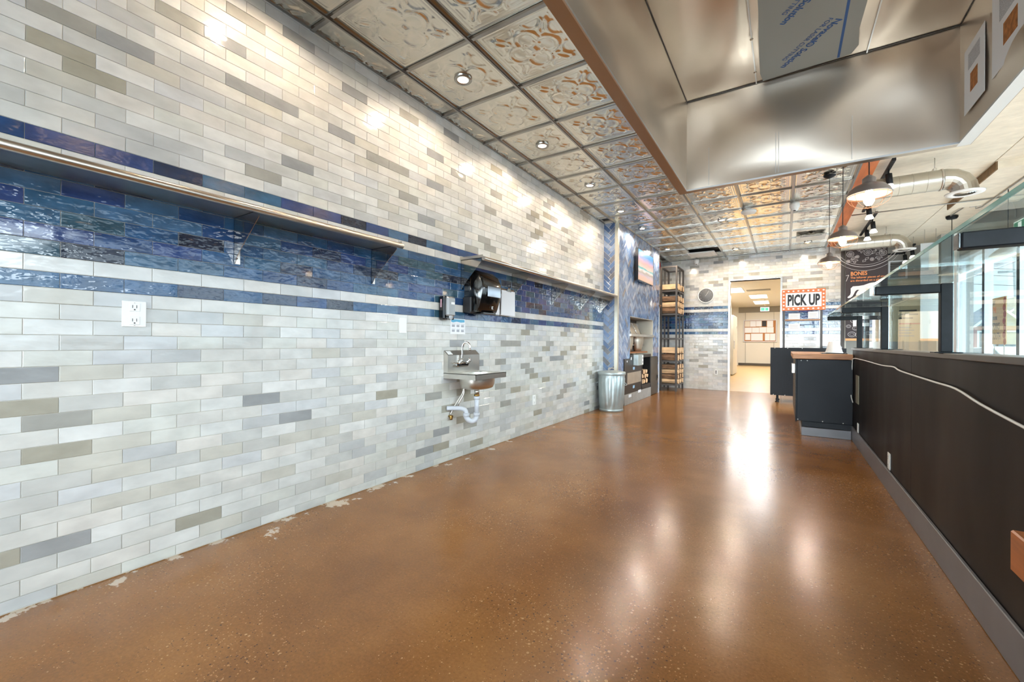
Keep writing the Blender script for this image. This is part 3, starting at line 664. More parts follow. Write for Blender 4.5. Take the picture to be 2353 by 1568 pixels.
# paper towel dispenser
t=thing('towel_dispenser','glossy black paper towel dispenser under the second shelf','dispenser',(.003,3.35,1.36))
def prof(s):
    return [(.003,0),(.003,.385*s),(.06,.40*s),(.13,.385*s),(.19,.34*s),(.225,.27*s),(.232,.20),(.215,.12),(.185,.03),(.17,0)]
def loft(t,name,ya,yb,m,sc=1,z0=1.362):
    ys=[ya,ya+.012,ya+.03,yb-.03,yb-.012,yb]; sh=[.93,.975,1,1,.975,.93]; n=10; vs=[];fs=[]
    for y,s in zip(ys,sh):
        for (u,v) in prof(1): vs.append((.003+(u-.003)*s*sc,y,z0+.2+(v-.2)*s))
    for i in range(5):
        for k in range(n): fs.append((i*n+k,(i+1)*n+k,(i+1)*n+(k+1)%n,i*n+(k+1)%n))
    fs.append(list(range(n))); fs.append(list(range(5*n,6*n))[::-1])
    l=t.location; mb=MB().add(vs,fs,0,True); mb.v=[(v[0]-l.x,v[1]-l.y,v[2]-l.z) for v in mb.v]; return obj(name,mb,m,t)
h=loft(t,'cover',3.11,3.42,blackp)
local(t,MB().bbox(.003,.10,3.085,3.44,1.352,1.50,.008),'back_plate',mat('charcoal_plastic',(42,42,44),.4))
local(t,MB().bbox(.06,.19,3.17,3.37,1.338,1.361,.006),'outlet_lip',blackp)
local(t,MB().bbox(.2335,.2345,3.17,3.38,1.505,1.60,.0003),'mirror_window',mat('smoked_mirror',(180,184,190),.08,1))
em=MB().box(.2005,.202,3.28,3.305,1.392,1.396).box(.2005,.202,3.28,3.284,1.396,1.415).box(.202,.2035,3.28,3.305,1.415,1.419).box(.2012,.2027,3.284,3.30,1.403,1.407)
local(t,em,'emblem',white)
# clipboards
for (ya,yb,x,lb) in ((3.455,3.62,.05,'white notepad hanging behind the towel dispenser edge'),(3.635,3.90,.06,'clipboard with thick stack of white paper under the shelf')):
    t=thing('clipboard',lb,'clipboard',(x,(ya+yb)/2,1.36))
    local(t,MB().box(.0035,x-.0065,(ya+yb)/2-.02,(ya+yb)/2+.02,1.6,1.62),'hook',steel2); local(t,MB().box(x-.006,x-.003,ya,yb,1.365,1.645),'board',mat('board_brown',(120,92,66),.6))
    n=7; mb=MB()
    for k in range(n):
        dy=random.uniform(-.003,.003); mb.prism([(ya+.006+dy,1.625),(ya+.004+dy-.006,1.36+k*.001),(yb-.002+dy,1.356+k*.001),(yb-.006+dy,1.625)],lambda u,v,w:(x-.0025+k*.0022+w*.0016,u,v))
    local(t,mb,'paper_stack',paper)
    local(t,MB().prism([((ya+yb)/2-.045,1.615),((ya+yb)/2+.045,1.615),((ya+yb)/2+.018,1.655),((ya+yb)/2-.018,1.655)],lambda u,v,w:(x+.014+w*.006,u,v)),'clip',chrome)
    local(t,MB().lathe([(.012,0),(.012,.01)],(x+.018,(ya+yb)/2,1.66),'X',12),'clip_ring',chrome)
# notice
t=thing('hand_washing_notice','white instruction notice with blue header below soap dispenser','notice',(.003,3.02,1.15))
local(t,MB().box(.003,.0045,2.915,3.125,1.150,1.292),'sheet',paper)
local(t,MB().prism([(2.925,1.285),(3.115,1.285),(3.115,1.262),(3.06,1.258),(3.0,1.265),(2.95,1.255),(2.925,1.262)][::-1],lambda u,v,w:(.0046+w*.0003,u,v)),'blue_header',bluep)
mb=MB()
for r in range(2):
    for c in range(3): mb.box(.0046,.0049,2.935+c*.065,2.975+c*.065,1.170+r*.045,1.190+r*.045).box(.0046,.0049,2.935+c*.065,2.985+c*.065,1.195+r*.045,1.198+r*.045)
local(t,mb,'small_print',greyink)
# hand sink -----------------------------------------------------------
t=thing('hand_sink','small stainless hand sink with gooseneck tap on left wall','sink',(.003,3.06,.65))
ya,yb,xe=2.83,3.29,.365
local(t,MB().prism([(.003,.80),(.052,.80),(.052,.958),(.003,1.0)],lambda u,v,w:(u,ya+(yb-ya)*w,v)),'backsplash',steel2)
# deck with hole + apron
dk=MB(); ia,ib,xa,xb=ya+.06,yb-.06,.085,xe-.035
dk.box(.003,xa,ya,yb,.795,.80).box(xb,xe,ya,yb,.795,.80).box(xa,xb,ya,ia,.795,.80).box(xa,xb,ib,yb,.795,.80)
dk.box(xe-.003,xe,ya,yb,.752,.8005).box(.003,xe,ya,ya+.003,.752,.8005).box(.003,xe,yb-.003,yb,.752,.8005)
local(t,dk,'deck',steel2)
def bowl(off):
    vs=[];fs=[];n=28; rings=[(1,.795),(.99,.74),(.96,.70),(.88,.672),(.7,.660),(.3,.655),(.05,.653)]
    cx,cy=(xa+xb)/2,(ia+ib)/2; hx,hy=(xb-xa)/2+off,(ib-ia)/2+off
    for s,z in rings:
        for k in range(n):
            a=2*PI*k/n; c,d_=math.cos(a),math.sin(a); e=.28
            vs.append((cx+hx*s*math.copysign(abs(c)**(1-e*s),c),cy+hy*s*math.copysign(abs(d_)**(1-e*s),d_),z-off))
    for i in range(len(rings)-1):
        for k in range(n): fs.append((i*n+k,i*n+(k+1)%n,(i+1)*n+(k+1)%n,(i+1)*n+k))
    return MB().add(vs,fs,0,True)
b=bowl(.0); b2=bowl(.006); b.add(b2.v,b2.f,0,True); local(t,b,'basin',steel2)
fa=MB().bbox(.0525,.095,2.92,3.08,.852,.892,.012)
fa.tube([(.075,3.0,.88),(.075,3.0,.91)],.016,12)
f_=local(t,fa,'tap_body',chrome)
l=t.location
def sub(mb,name,m,par):
    mb.v=[(v[0]-l.x,v[1]-l.y,v[2]-l.z) for v in mb.v]; return obj(name,mb,m,par)
sub(MB().tube(smoothpts([(.075,3.0,.905),(.075,3.0,.95),(.075,3.0,1.02),(.082,3.003,1.055),(.112,3.01,1.075),(.142,3.018,1.055),(.148,3.02,1.02)],5),.009,12).tube([(.148,3.02,1.022),(.148,3.02,1.0)],.011,10),'spout',chrome,f_)
for y in (2.945,3.055):
    sub(MB().tube([(.085,y,.885),(.112,y,.900)],.014,12).tube([(.112,y-.026,.905),(.112,y+.026,.905)],.008,8).tube([(.105,y,.878),(.118,y,.932)],.008,8),'tap_handle',chrome,f_)
dr=MB().tube([(.20,3.06,.652),(.20,3.06,.60)],.022,14); local(t,dr,'drain_tail',steel2)
local(t,MB().tube([(.20,3.06,.603),(.20,3.06,.585)],.025,8),'brass_nut',brass)
local(t,MB().tube([(.20,3.06,.583),(.20,3.06,.42)],.021,14).tube(smoothpts([(.20,3.06,.43),(.20,3.06,.40),(.195,3.045,.372),(.175,3.025,.360),(.155,3.0,.372),(.14,2.985,.40),(.14,2.985,.43)],4),.024,14).tube(smoothpts([(.14,2.985,.42),(.135,2.98,.455),(.11,2.96,.475),(.06,2.92,.48),(.006,2.87,.48)],4),.021,14),'trap',pvc)
local(t,MB().tube([(.14,2.985,.405),(.14,2.985,.435)],.03,12).tube([(.20,3.06,.555),(.20,3.06,.585)],.028,12).tube([(.20,3.06,.405),(.20,3.06,.435)],.029,12),'slip_nut',pvc)
local(t,MB().tube(smoothpts([(.06,3.0,.68),(.07,3.02,.62),(.05,2.98,.55),(.03,2.93,.47),(.02,2.91,.42)],5),.006,8).tube(smoothpts([(.07,3.03,.68),(.08,3.02,.60),(.05,2.99,.52),(.03,2.99,.46)],5),.006,8),'supply_hose',steel2)
local(t,MB().tube([(.004,2.905,.405),(.045,2.905,.405)],.012,10).tube([(.03,2.905,.405),(.03,2.905,.375)],.014,8),'stop_valve',brass)
local(t,MB().box(.02,.0275,2.87,2.94,.9865,.9885) if 0 else MB().prism([(2.845,.0),(2.905,.0),(2.905,1),(2.845,1)],lambda u,v,w:(.046-.036*v+w*.0006,u,.964+.030*v+w*.0006)),'sticker',white)

# trash can -----------------------------------------------------------
t=thing('trash_can','round galvanised metal trash can with lid beside the corner','trash can',(.235,6.52,0))
pr=[(.0001,.012),(.175,.012),(.180,.0),(.188,.0),(.188,.03),(.182,.04)]
body=MB(); n=72; zs=[.04,.10,.11,.52,.53,.59]; rs=[.182,.188,.188,.204,.204,.208]; vs=[];fs=[]
for zz,rr in zip(zs,rs):
    for k in range(n):
        rib=.007 if (zz>.105 and zz<.525 and k%4<2) else 0
        a=2*PI*k/n; vs.append(((rr+rib)*math.cos(a),(rr+rib)*math.sin(a),zz))
for i in range(len(zs)-1):
    for k in range(n): fs.append((i*n+k,i*n+(k+1)%n,(i+1)*n+(k+1)%n,(i+1)*n+k))
body.add(vs,fs,0,True); obj('can_body',body,galv,t)
obj('foot_ring',MB().lathe(pr,n=40),galv,t)
obj('lid',MB().lathe([(.214,.570),(.218,.575),(.218,.612),(.210,.620),(.150,.632),(.05,.640),(.0001,.642)],n=40),galv,t)
obj('lid_handle',MB().tube(smoothpts([(-.05,0,.64),(-.04,0,.672),(.04,0,.672),(.05,0,.64)]),.006,8),mat('handle_beige',(200,184,160),.5),t)
for s in (-1,1): obj('side_handle',MB().tube(smoothpts([(s*.205,-.05,.45),(s*.235,-.045,.42),(s*.235,.045,.42),(s*.205,.05,.45)]),.005,8),galv,t)

# tv --------------------------------------------------------------------
t=thing('television','flat television showing a beach sunset on herringbone wall','television',(XS,8.08,2.5))
local(t,MB().bbox(.286,.336,7.585,8.62,2.215,2.795,.004),'casing',blackp)
local(t,MB().box(.242,.286,7.95,8.25,2.40,2.62),'wall_mount',blackm)
def tvmat():
    m=D.materials.new('screen_beach'); m.use_nodes=True; nt=m.node_tree; N=nt.nodes; Lk=nt.links; b=N['Principled BSDF']
    g=N.new('ShaderNodeNewGeometry'); s=N.new('ShaderNodeSeparateXYZ'); Lk.new(g.outputs['Position'],s.inputs[0])
    n=N.new('ShaderNodeTexNoise'); n.inputs['Scale'].default_value=6; n.inputs['Detail'].default_value=5; mp=N.new('ShaderNodeMapping'); mp.inputs['Scale'].default_value=(1,.6,4); Lk.new(g.outputs['Position'],mp.inputs[0]); Lk.new(mp.outputs[0],n.inputs['Vector'])
    mr=N.new('ShaderNodeMapRange'); mr.inputs['From Min'].default_value=2.22; mr.inputs['From Max'].default_value=2.79; Lk.new(s.outputs[2],mr.inputs['Value'])
    a=N.new('ShaderNodeMath'); a.operation='MULTIPLY_ADD'; a.inputs[1].default_value=.16; a.inputs[2].default_value=-.08; Lk.new(n.outputs['Fac'],a.inputs[0])
    ad=N.new('ShaderNodeMath'); ad.operation='ADD'; Lk.new(mr.outputs[0],ad.inputs[0]); Lk.new(a.outputs[0],ad.inputs[1])
    r=N.new('ShaderNodeValToRGB'); e=r.color_ramp.elements; st=[(0,(226,160,126)),(.14,(214,166,150)),(.22,(190,170,176)),(.30,(168,150,130)),(.36,(226,214,206)),(.42,(86,176,172)),(.47,(244,200,180)),(.60,(246,176,166)),(.72,(190,176,206)),(.84,(104,168,220)),(1,(86,170,226))]
    while len(e)<len(st): e.new(.5)
    for el,(p,c) in zip(e,st): el.position=p; el.color=lin(c)
    Lk.new(ad.outputs[0],r.inputs[0]); Lk.new(r.outputs[0],b.inputs['Emission Color']); b.inputs['Emission Strength'].default_value=.95; b.inputs['Base Color'].default_value=(0.01,.01,.01,1); b.inputs['Roughness'].default_value=.2
    return m
local(t,MB().box(.3362,.3372,7.60,8.605,2.232,2.782),'screen',tvmat())

# oven front ------------------------------------------------------------
ov=thing('pizza_oven_front','black steel oven front with wood store set in herringbone wall','oven',(.24,8.0,0))
ob=mat('oven_black_steel',(58,54,52),.4,.5,noise=(6,.1)); obd=mat('oven_black_inside',(22,22,24),.6)
local(ov,MB().bbox(-.05,.255,7.115,8.12,.185,.80,.003).bbox(-.05,.255,7.46,8.12,.8005,.868,.003),'front_panel',ob)
local(ov,MB().box(.2555,.259,7.26,8.09,.350,.552),'cover_plate',steel2,label='silver riveted cover plate')
for y in (7.29,8.06):
    for z in (.37,.53): local(ov,MB().lathe([(.008,.259),(.008,.262),(.0001,.263)],(0,y,z),'X',8),'rivet',chrome)
local(ov,MB().bbox(.255,.261,8.125,8.165,.24,.86,.002).bbox(.255,.261,8.735,8.775,.24,.86,.002).bbox(.255,.261,8.1655,8.7345,.80,.86,.002).bbox(.255,.261,8.1655,8.7345,.19,.27,.002),'wood_store_frame',ob)
local(ov,MB().box(-.11,-.10,8.13,8.775,.2,.85).box(-.10,.25,8.125,8.13,.2,.85).box(-.10,.25,8.775,8.78,.2,.85).box(-.10,.25,8.13,8.775,.845,.85).box(-.10,.25,8.13,8.775,.2,.275),'wood_store_lining',obd)
local(ov,MB().bbox(-.1,.262,7.10,8.79,0,.185,.003),'plinth',mat('plinth_grey',(150,146,140),.6,noise=(12,.1)),label='grey stone plinth')
local(ov,MB().bbox(.20,.250,8.84,9.38,.01,.79,.003),'side_door',mat('oven_side_steel',(120,114,106),.35,.8,noise=(3,.1)),label='brown grey stainless side door')
local(ov,MB().bbox(.18,.252,8.785,8.835,.0,.80,.003),'post',obd)
local(ov,MB().bbox(.2505,.262,9.30,9.345,.28,.40,.002),'latch',blackp)
lab=mat('label_white',(226,228,232),.6); labb=mat('label_blue',(150,186,214),.6)
for (y,z,w,h,mm) in ((7.64,.62,.11,.05,labb),(7.64,.285,.11,.05,labb),(7.40,.145,.16,.05,lab),(7.98,.175,.18,.05,lab),(7.25,.755,.04,.03,lab),(7.48,.80,.05,.05,lab)):
    xx=.2555 if z>.186 else .2625
    local(ov,MB().box(xx,xx+.001,y-w/2,y+w/2,z-h/2,z+h/2),'label_sticker',mm)
# control box
t=thing('junction_box','grey metal electrical box with sockets on the oven front','box',(.256,7.8,.66))
local(t,MB().bbox(.2565,.345,7.60,7.93,.672,.868,.003),'casing',galv)
local(t,MB().bbox(.3455,.348,7.84,7.92,.69,.85,.001),'socket_plate',white)
for z in (.73,.80): local(t,MB().box(.3481,.3488,7.865,7.895,z-.02,z+.02),'socket',darkg)
# recess lining, rail, shelf board, pans and buckets
rc=mat('recess_cream',(208,200,182),.5); 
local(ov,MB().box(-.11,-.10,7.45,9.0,.87,1.55),'recess_back',mat('recess_back_dark',(70,62,56),.6))
local(ov,MB().box(-.10,.238,8.985,8.995,.80,1.55),'recess_side',rc)
local(ov,MB().box(-.10,.238,7.452,7.462,.87,1.55).box(-.10,.238,7.462,8.985,1.54,1.549),'recess_frame',mat('recess_grey_brown',(120,110,98),.6))
local(ov,MB().bbox(.20,.262,7.44,9.02,1.195,1.245,.004),'rail',steel2)
local(ov,MB().bbox(-.1,.20,7.47,8.75,.885,.912,.003),'recess_shelf',mat('recess_shelf_wood',(150,96,60),.6))
panm=mat('pan_steel',(208,200,186),.42,1,noise=(8,.1))
for i,(ya,yb,lb) in enumerate(((7.53,7.86,'leftmost steel pan leaning above the oven rail'),(7.88,8.22,'middle steel pan leaning above the oven rail'),(8.24,8.52,'rightmost narrow steel pan leaning above the oven rail'))):
    t=thing('steel_pan',lb,'pan',(.1,(ya+yb)/2,1.20))
    local(t,MB().prism([(.14,1.20),(.15,1.20),(.04,1.47),(.03,1.47)],lambda u,v,w:(u,ya+(yb-ya)*w+ (v-1.2)*-.15,v)),'pan_base',panm)
    local(t,MB().tube([(.15,ya,1.205),(.045,ya-.04,1.465),(.045,yb-.04,1.465),(.15,yb,1.205)],.008,6),'pan_rim',chrome)
for i,(yc,w,lb) in enumerate(((7.78,.28,'left tapered steel bucket hanging under the oven rail'),(8.42,.36,'right tapered steel bucket hanging under the oven rail'))):
    t=thing('steel_bucket',lb,'bucket',(.09,yc,.914))
    vs=[];fs=[];n=24;pr=[(.60,0),(.75,.06),(.95,.16),(1,.22),(1,.27),(1.03,.275),(1.03,.28)]
    for s,z in pr:
        for k in range(n):
            a=2*PI*k/n; vs.append((.10*s*math.cos(a),w*.62*s*math.sin(a),z))
    for q in range(len(pr)-1):
        for k in range(n): fs.append((q*n+k,q*n+(k+1)%n,(q+1)*n+(k+1)%n,(q+1)*n+k))
    fs.append(list(range(n))[::-1])
    obj('bucket_body',MB().add(vs,fs,0,True),panm,t)
    obj('bucket_handle',MB().tube(smoothpts([(.106,-.05,.12),(.125,-.03,.13),(.125,.03,.13),(.106,.05,.12)]),.004,6),chrome,t)

# firewood --------------------------------------------------------------
logn=[0]
def log(x0_,x1_,y,z,r,label,group,kind='split'):
    """a split billet lying along X; y,z centre"""
    random.seed(1000+logn[0]); logn[0]+=1
    t=thing('firewood_log',label,'firewood',((x0_+x1_)/2,y,z-r*.8),group)
    n=8; prof=[]; rot=random.uniform(0,2*PI)
    for k in range(n):
        a=2*PI*k/n+random.uniform(-.22,.22); w_=1.0
        if kind!='bark': w_=.74+.28*abs(math.cos(1.5*(a-rot)))      # wedge shaped split billets
        rr=r*w_*random.uniform(.88,1.08)
        prof.append((max(-1.0,min(1.0,math.cos(a)*rr*1.25/r))*r*1.05,max(-.78,min(.78,math.sin(a)*rr*.95/r))*r))
    vs=[];fs=[];m=6; tl=random.uniform(-.04,.04)
    for i in range(m+1):
        x=x0_+(x1_-x0_)*i/m-(x0_+x1_)/2
        for k,(c,s) in enumerate(prof): 
            j=random.uniform(.94,1.05) if 0<i<m else random.uniform(.9,1); vs.append((x+(random.uniform(-.006,.006) if i in (0,m) else 0),c*j,max(.02*r,min(1.58*r,s*j+r*.8+tl*x))))
    body=MB(); body.add(vs,[],0)
    for i in range(m):
        for k in range(n):
            mi=0 if (kind=='bark' or k%n in (3,4,5,6)) else 1
            if kind=='pale': mi=1
            body.f.append([i*n+k,i*n+(k+1)%n,(i+1)*n+(k+1)%n,(i+1)*n+k]); body.m.append(mi); body.sm.append(False)
    obj('trunk_piece',body,[barkm,splitm],t)
    for i in (0,m):
        e=MB()
        dx=-.0008 if i==0 else .0008
        pl=[(v[0]+dx,v[1],v[2]) for v in vs[i*n:(i+1)*n]]; e.add(pl,[list(range(n)) if i else list(range(n))[::-1]]); obj('cut_end',e,endm,t)
    return t
rk=thing('firewood_rack','tall dark steel firewood rack between oven wall and clock','rack',(.355,10.2,0))
RX0,RX1,RY0,RY1=.175,.54,9.87,10.62; s=.036
levels=[.165,.69,1.20,1.745,2.27]
for x in (RX0,RX1-s):
    for y in (RY0,RY1-s): local(rk,MB().box(x,x+s,y,y+s,0,2.81),'post',darkg)
for x in (RX0,RX1-s): local(rk,MB().box(x+.004,x+s-.004,10.21,10.25,.05,2.77),'post',darkg)
for z in levels:
    local(rk,MB().box(RX0+s,RX1-s,RY0+.002,RY0+s-.002,z-.036,z).box(RX0+s,RX1-s,RY1-s+.002,RY1-.002,z-.036,z).box(RX0+.002,RX0+s-.002,RY0+s,RY1-s,z-.036,z).box(RX1-s+.002,RX1-.002,RY0+s,RY1-s,z-.036,z).box(RX0+s,RX1-s,RY0+s,RY1-s,z-.006,z-.001),'shelf_frame',darkg)
local(rk,MB().box(RX0+s,RX1-s,RY0,RY0+s,2.78,2.81).box(RX0+s,RX1-s,RY1-s,RY1,2.78,2.81).box(RX0,RX0+s,RY0+s,RY1-s,2.78,2.81).box(RX1-s,RX1,RY0+s,RY1-s,2.78,2.81),'top_frame',darkg)
for k_,z_ in enumerate(levels): pass
names={0:'bottom shelf',1:'second shelf',3:'fourth shelf',4:'top shelf'}
order=['lowest','second','third','topmost']
for lv,rows in ((0,(('pale','bark','pale','bark'),)*3),(1,(('bark','pale'),)*3),(3,(('bark','pale','bark'),)*3),(4,(('pale',),('pale',),('split',)))):
    for c,st in enumerate(rows):
        zz=levels[lv]
        for k,kd in enumerate(st):
            h=(.115 if len(st)>2 else .15); h=.11 if lv==0 else h
            if lv==3: h=.135
            r=h/1.6
            who={'pale':'pale split','bark':'bark covered','split':'split'}[kd]
            col=('front','middle','rear')[c]
            log(RX0+.01+random.uniform(0,.02),RX1+.012,RY0+.125+c*.235,zz+h*.5+k*h,min(r,.105),f'{who} log, {order[k]} in the {col} pile on the rack\'s {names[lv]}','firewood in the steel rack',kd)
for k,(y,z,r) in enumerate(((8.24,.335,.062),(8.40,.325,.055),(8.57,.335,.065),(8.30,.43,.055),(8.47,.425,.06),(8.62,.43,.05),(8.38,.51,.05),(8.54,.52,.055))):
    log(-.08,.235,y,z,r,f'{"pale cut" if k%2 else "brown"} log in the oven wood store, {("bottom left","bottom middle left","bottom right","centre left","centre","centre right","top left","top right")[k]}','logs in the oven wood store','bark' if k%2==0 else 'pale')
tag(obj('wood_knob',MB().lathe([(.0001,-.05),(.012,-.045),(.03,-.01),(.03,.012),(.0001,.014)],(.262,9.50,1.90),'Z',12),barkm),'small dark wooden knob on the corner guard beside the rack','knob')

random.seed(21)
# back wall things ---------------------------------------------------
t=thing('wall_clock','round grey wall clock with white rim right of the firewood rack','clock',(1.0,YB-.004,2.2))
local(t,MB().lathe([(.0001,YB-.030),(.155,YB-.030),(.155,YB-.004)],(1.0,0,2.2),'Y',40),'clock_face',clockf)
local(t,MB().lathe([(.155,YB-.003),(.178,YB-.004),(.178,YB-.036),(.168,YB-.042),(.156,YB-.036),(.155,YB-.031)],(1.0,0,2.2),'Y',40),'rim',white)
for k in range(12):
    a=2*PI*k/12; n_=str(k or 12); text(n_,.036,(1.0+.125*math.sin(a),YB-.0305,2.188+.125*math.cos(a)),(1,0,0),(0,-1,0),greyink,t,'numeral',.0004,align='CENTER')
for a,l_,w_ in ((math.radians(32),.12,.006),(math.radians(34),.075,.009)):
    dx,dz=math.sin(a),math.cos(a); local(t,MB().prism([(-w_/2,-.02),(w_/2,-.02),(w_/2,l_),(-w_/2,l_)],lambda u,v,w:(1.0+u*dz+v*dx,YB-.033-w*.001,2.2-u*dx+v*dz)),'hand',signw)
t=thing('security_camera','white dome security camera on back wall above the clock','camera',(.80,YB-.05,2.94))
def domecam(t,x,y,z,dn):
    local(t,MB().lathe([(.0001,.055),(.058,.055),(.060,.0),(.05,-.012)],(x,y,z),'Z',24),'mount',white)
    local(t,MB().lathe([(.05,-.012),(.046,-.035),(.03,-.055),(.0001,-.062)],(x,y,z),'Z',24),'dome',white)
    local(t,MB().lathe([(.0001,-.052),(.02,-.051),(.021,-.035)],(x+.0,y,z-.008) ,'Z',16) if 0 else MB().lathe([(.0001,-.063),(.020,-.058),(.022,-.045)],(x+.0,y-.012,z),'Z',16),'lens',blackp)
domecam(t,.80,YB-.075,2.99,0)
t=thing('security_camera','white turret security camera on ceiling grid near the hood','camera',(2.66,7.08,3.0)); domecam(t,2.66,7.08,2.995,0)
t=thing('fire_alarm_bell','red fire alarm bell high in the rack alcove','alarm',(.08,10.35,2.93))
local(t,MB().lathe([(.03,.003),(.09,.012),(.095,.03),(.08,.05),(.03,.06),(.0001,.06)],(0,10.35,2.93),'X',24),'gong',red)
local(t,MB().box(.002,.02,10.31,10.39,2.98,3.04),'back_box',red)
t=thing('wireless_access_point','flat white round access point on the tin ceiling','device',(2.10,7.08,3.0))
local(t,MB().lathe([(.0001,-.050),(.09,-.048),(.100,-.036),(.098,-.012),(.04,-.006),(.04,.012)],(2.10,7.08,3.045),'Z',32),'casing',white)
for (xa,xb,ya,yb,lb) in ((.77,1.30,9.72,10.24,'white ceiling return vent in the tin ceiling by the back wall'),(2.72,3.16,9.16,9.62,'silver square access panel in tin ceiling near the beam')):
    t=thing('ceiling_vent',lb,'vent',((xa+xb)/2,(ya+yb)/2,3.03)); mm=white if xa<1 else tinbar
    local(t,MB().bbox(xa,xb,ya,yb,3.016,3.034,.003),'frame',mm); local(t,MB().bbox(xa+.06,xb-.06,ya+.06,yb-.06,3.008,3.0155,.002),'panel',mm)

# downlights
dl=thing('downlight','recessed round downlight first from the camera along the left wall','light',(.50,2.47,3.062))
obj('trim_ring',MB().lathe([(.040,.002),(.044,-.006),(.062,-.008),(.068,-.002),(.068,.010)],n=28),tinbar,dl); obj('lens',MB().lathe([(.0001,-.002),(.041,-.002)],n=20),lens,dl)
spots=[(.49,3.73,'second','along the left wall'),(.48,4.99,'third','along the left wall'),(.47,6.22,'fourth','along the left wall'),(.47,7.36,'fifth','along the left wall'),(.47,9.25,'sixth','along the left wall'),(.49,1.22,'zeroth','along the left wall'),
 (1.70,7.51,'nearest','in the middle of the tin ceiling'),(1.68,9.96,'farthest','in the middle of the tin ceiling'),(2.92,9.96,'only','beside the orange beam')]
for x,y,n_,w in spots:
    c=dup(dl,loc=(x,y,3.062)); c['label']=f'recessed round downlight {n_} from the camera {w}' if n_ not in('zeroth','only','nearest','farthest') else {'zeroth':'recessed downlight above the near left shelf, out of view','only':'recessed downlight beside the orange beam near back wall','nearest':'recessed downlight in mid ceiling nearer the camera','farthest':'recessed downlight in mid ceiling by the back wall'}[n_]
    c['group']='recessed ceiling downlights'
dl['group']='recessed ceiling downlights'
for x,y in [(.50,2.47)]+[(a,b) for a,b,_,_ in spots]:
    lamp('downlight_lamp','SPOT',(x,y,3.035),22 if y<7 else 36,(1,.82,.63),target=(x,y,0),spot_size=math.radians(174),spot_blend=.35,shadow_soft_size=.035)

# pendants --------------------------------------------------------------
def bulb(): return MB().lathe([(.0001,-.115),(.015,-.110),(.027,-.088),(.029,-.070),(.022,-.038),(.015,-.010),(.014,0)],n=18)
def pendant(label,y,z,group):
    x=2.985; t=thing('cage_pendant_lamp',label,'lamp',(x,y,z),group); k=.11/.11
    obj('shade',MB().lathe([(.018,.105),(.030,.100),(.034,.085),(.034,.070),(.045,.064),(.075,.052),(.098,.030),(.110,.004),(.113,0),(.108,-.002)],n=40),lampm,t)
    obj('shade_lining',MB().lathe([(.107,-.002),(.096,.024),(.073,.046),(.043,.058),(.02,.060)],n=40),lampi,t)
    obj('socket',MB().lathe([(.0001,.122),(.012,.118),(.028,.104),(.034,.098),(.034,.07)],n=24),lampm,t)
    obj('bulb',bulb(),bulbm,t,loc=(0,0,.045))
    mb=MB()
    for q in range(8):
        a=PI*q/4; c,s_=math.cos(a),math.sin(a)
        mb.tube([(r_*c,r_*s_,zz) for r_,zz in ((.109,0),(.106,-.025),(.09,-.052),(.062,-.072),(.03,-.080),(.012,-.082))],  .0011,5)
    mb.lathe([(.0105,-.083),(.014,-.080),(.0105,-.079)],n=12); mb.tube([(.1075*math.cos(2*PI*q/24),.1075*math.sin(2*PI*q/24),-.008) for q in range(25)],.0018,5)
    obj('cage',mb,cage,t)
    top=3.05
    obj('cord',MB().tube([(0,0,.12),(0,0,top-z)],.0035,6),cord,t)
    obj('canopy',MB().lathe([(.0001,-.028),(.02,-.026),(.05,-.010),(.062,.004)],n=24),blackm,t,loc=(0,0,top-z))
    lamp('pendant_glow','POINT',(x,y,z-.02),7,(1,.92,.84),shadow_soft_size=.03)
    return t
pendant('caged barn pendant lamp nearest the camera',3.37,2.005,'caged pendant lamps')
pendant('caged barn pendant lamp in the middle of the row',4.78,2.03,'caged pendant lamps')
pendant('caged barn pendant lamp farthest from the camera',6.15,2.035,'caged pendant lamps')
# dining pendants
for x,y,lb in ((4.97,8.05,'dark dome pendant nearer the camera on the dining side'),(4.84,9.69,'dark dome pendant farther off on the dining side')):
    t=thing('dome_pendant_lamp',lb,'lamp',(x,y,2.24),'dining side dome pendants')
    obj('shade',MB().lathe([(.02,.17),(.05,.16),(.06,.12),(.12,.07),(.165,.02),(.17,0)],n=32),mat('shade_grey',(168,172,172),.4),t)
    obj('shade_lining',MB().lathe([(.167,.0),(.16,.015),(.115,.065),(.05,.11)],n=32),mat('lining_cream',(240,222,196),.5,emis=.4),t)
    obj('cord',MB().tube([(0,0,.17),(0,0,.93)],.005,6),cord,t); obj('canopy',MB().lathe([(.0001,-.03),(.06,-.025),(.075,.0),(.075,.02)],n=24),blackm,t,loc=(0,0,.93))

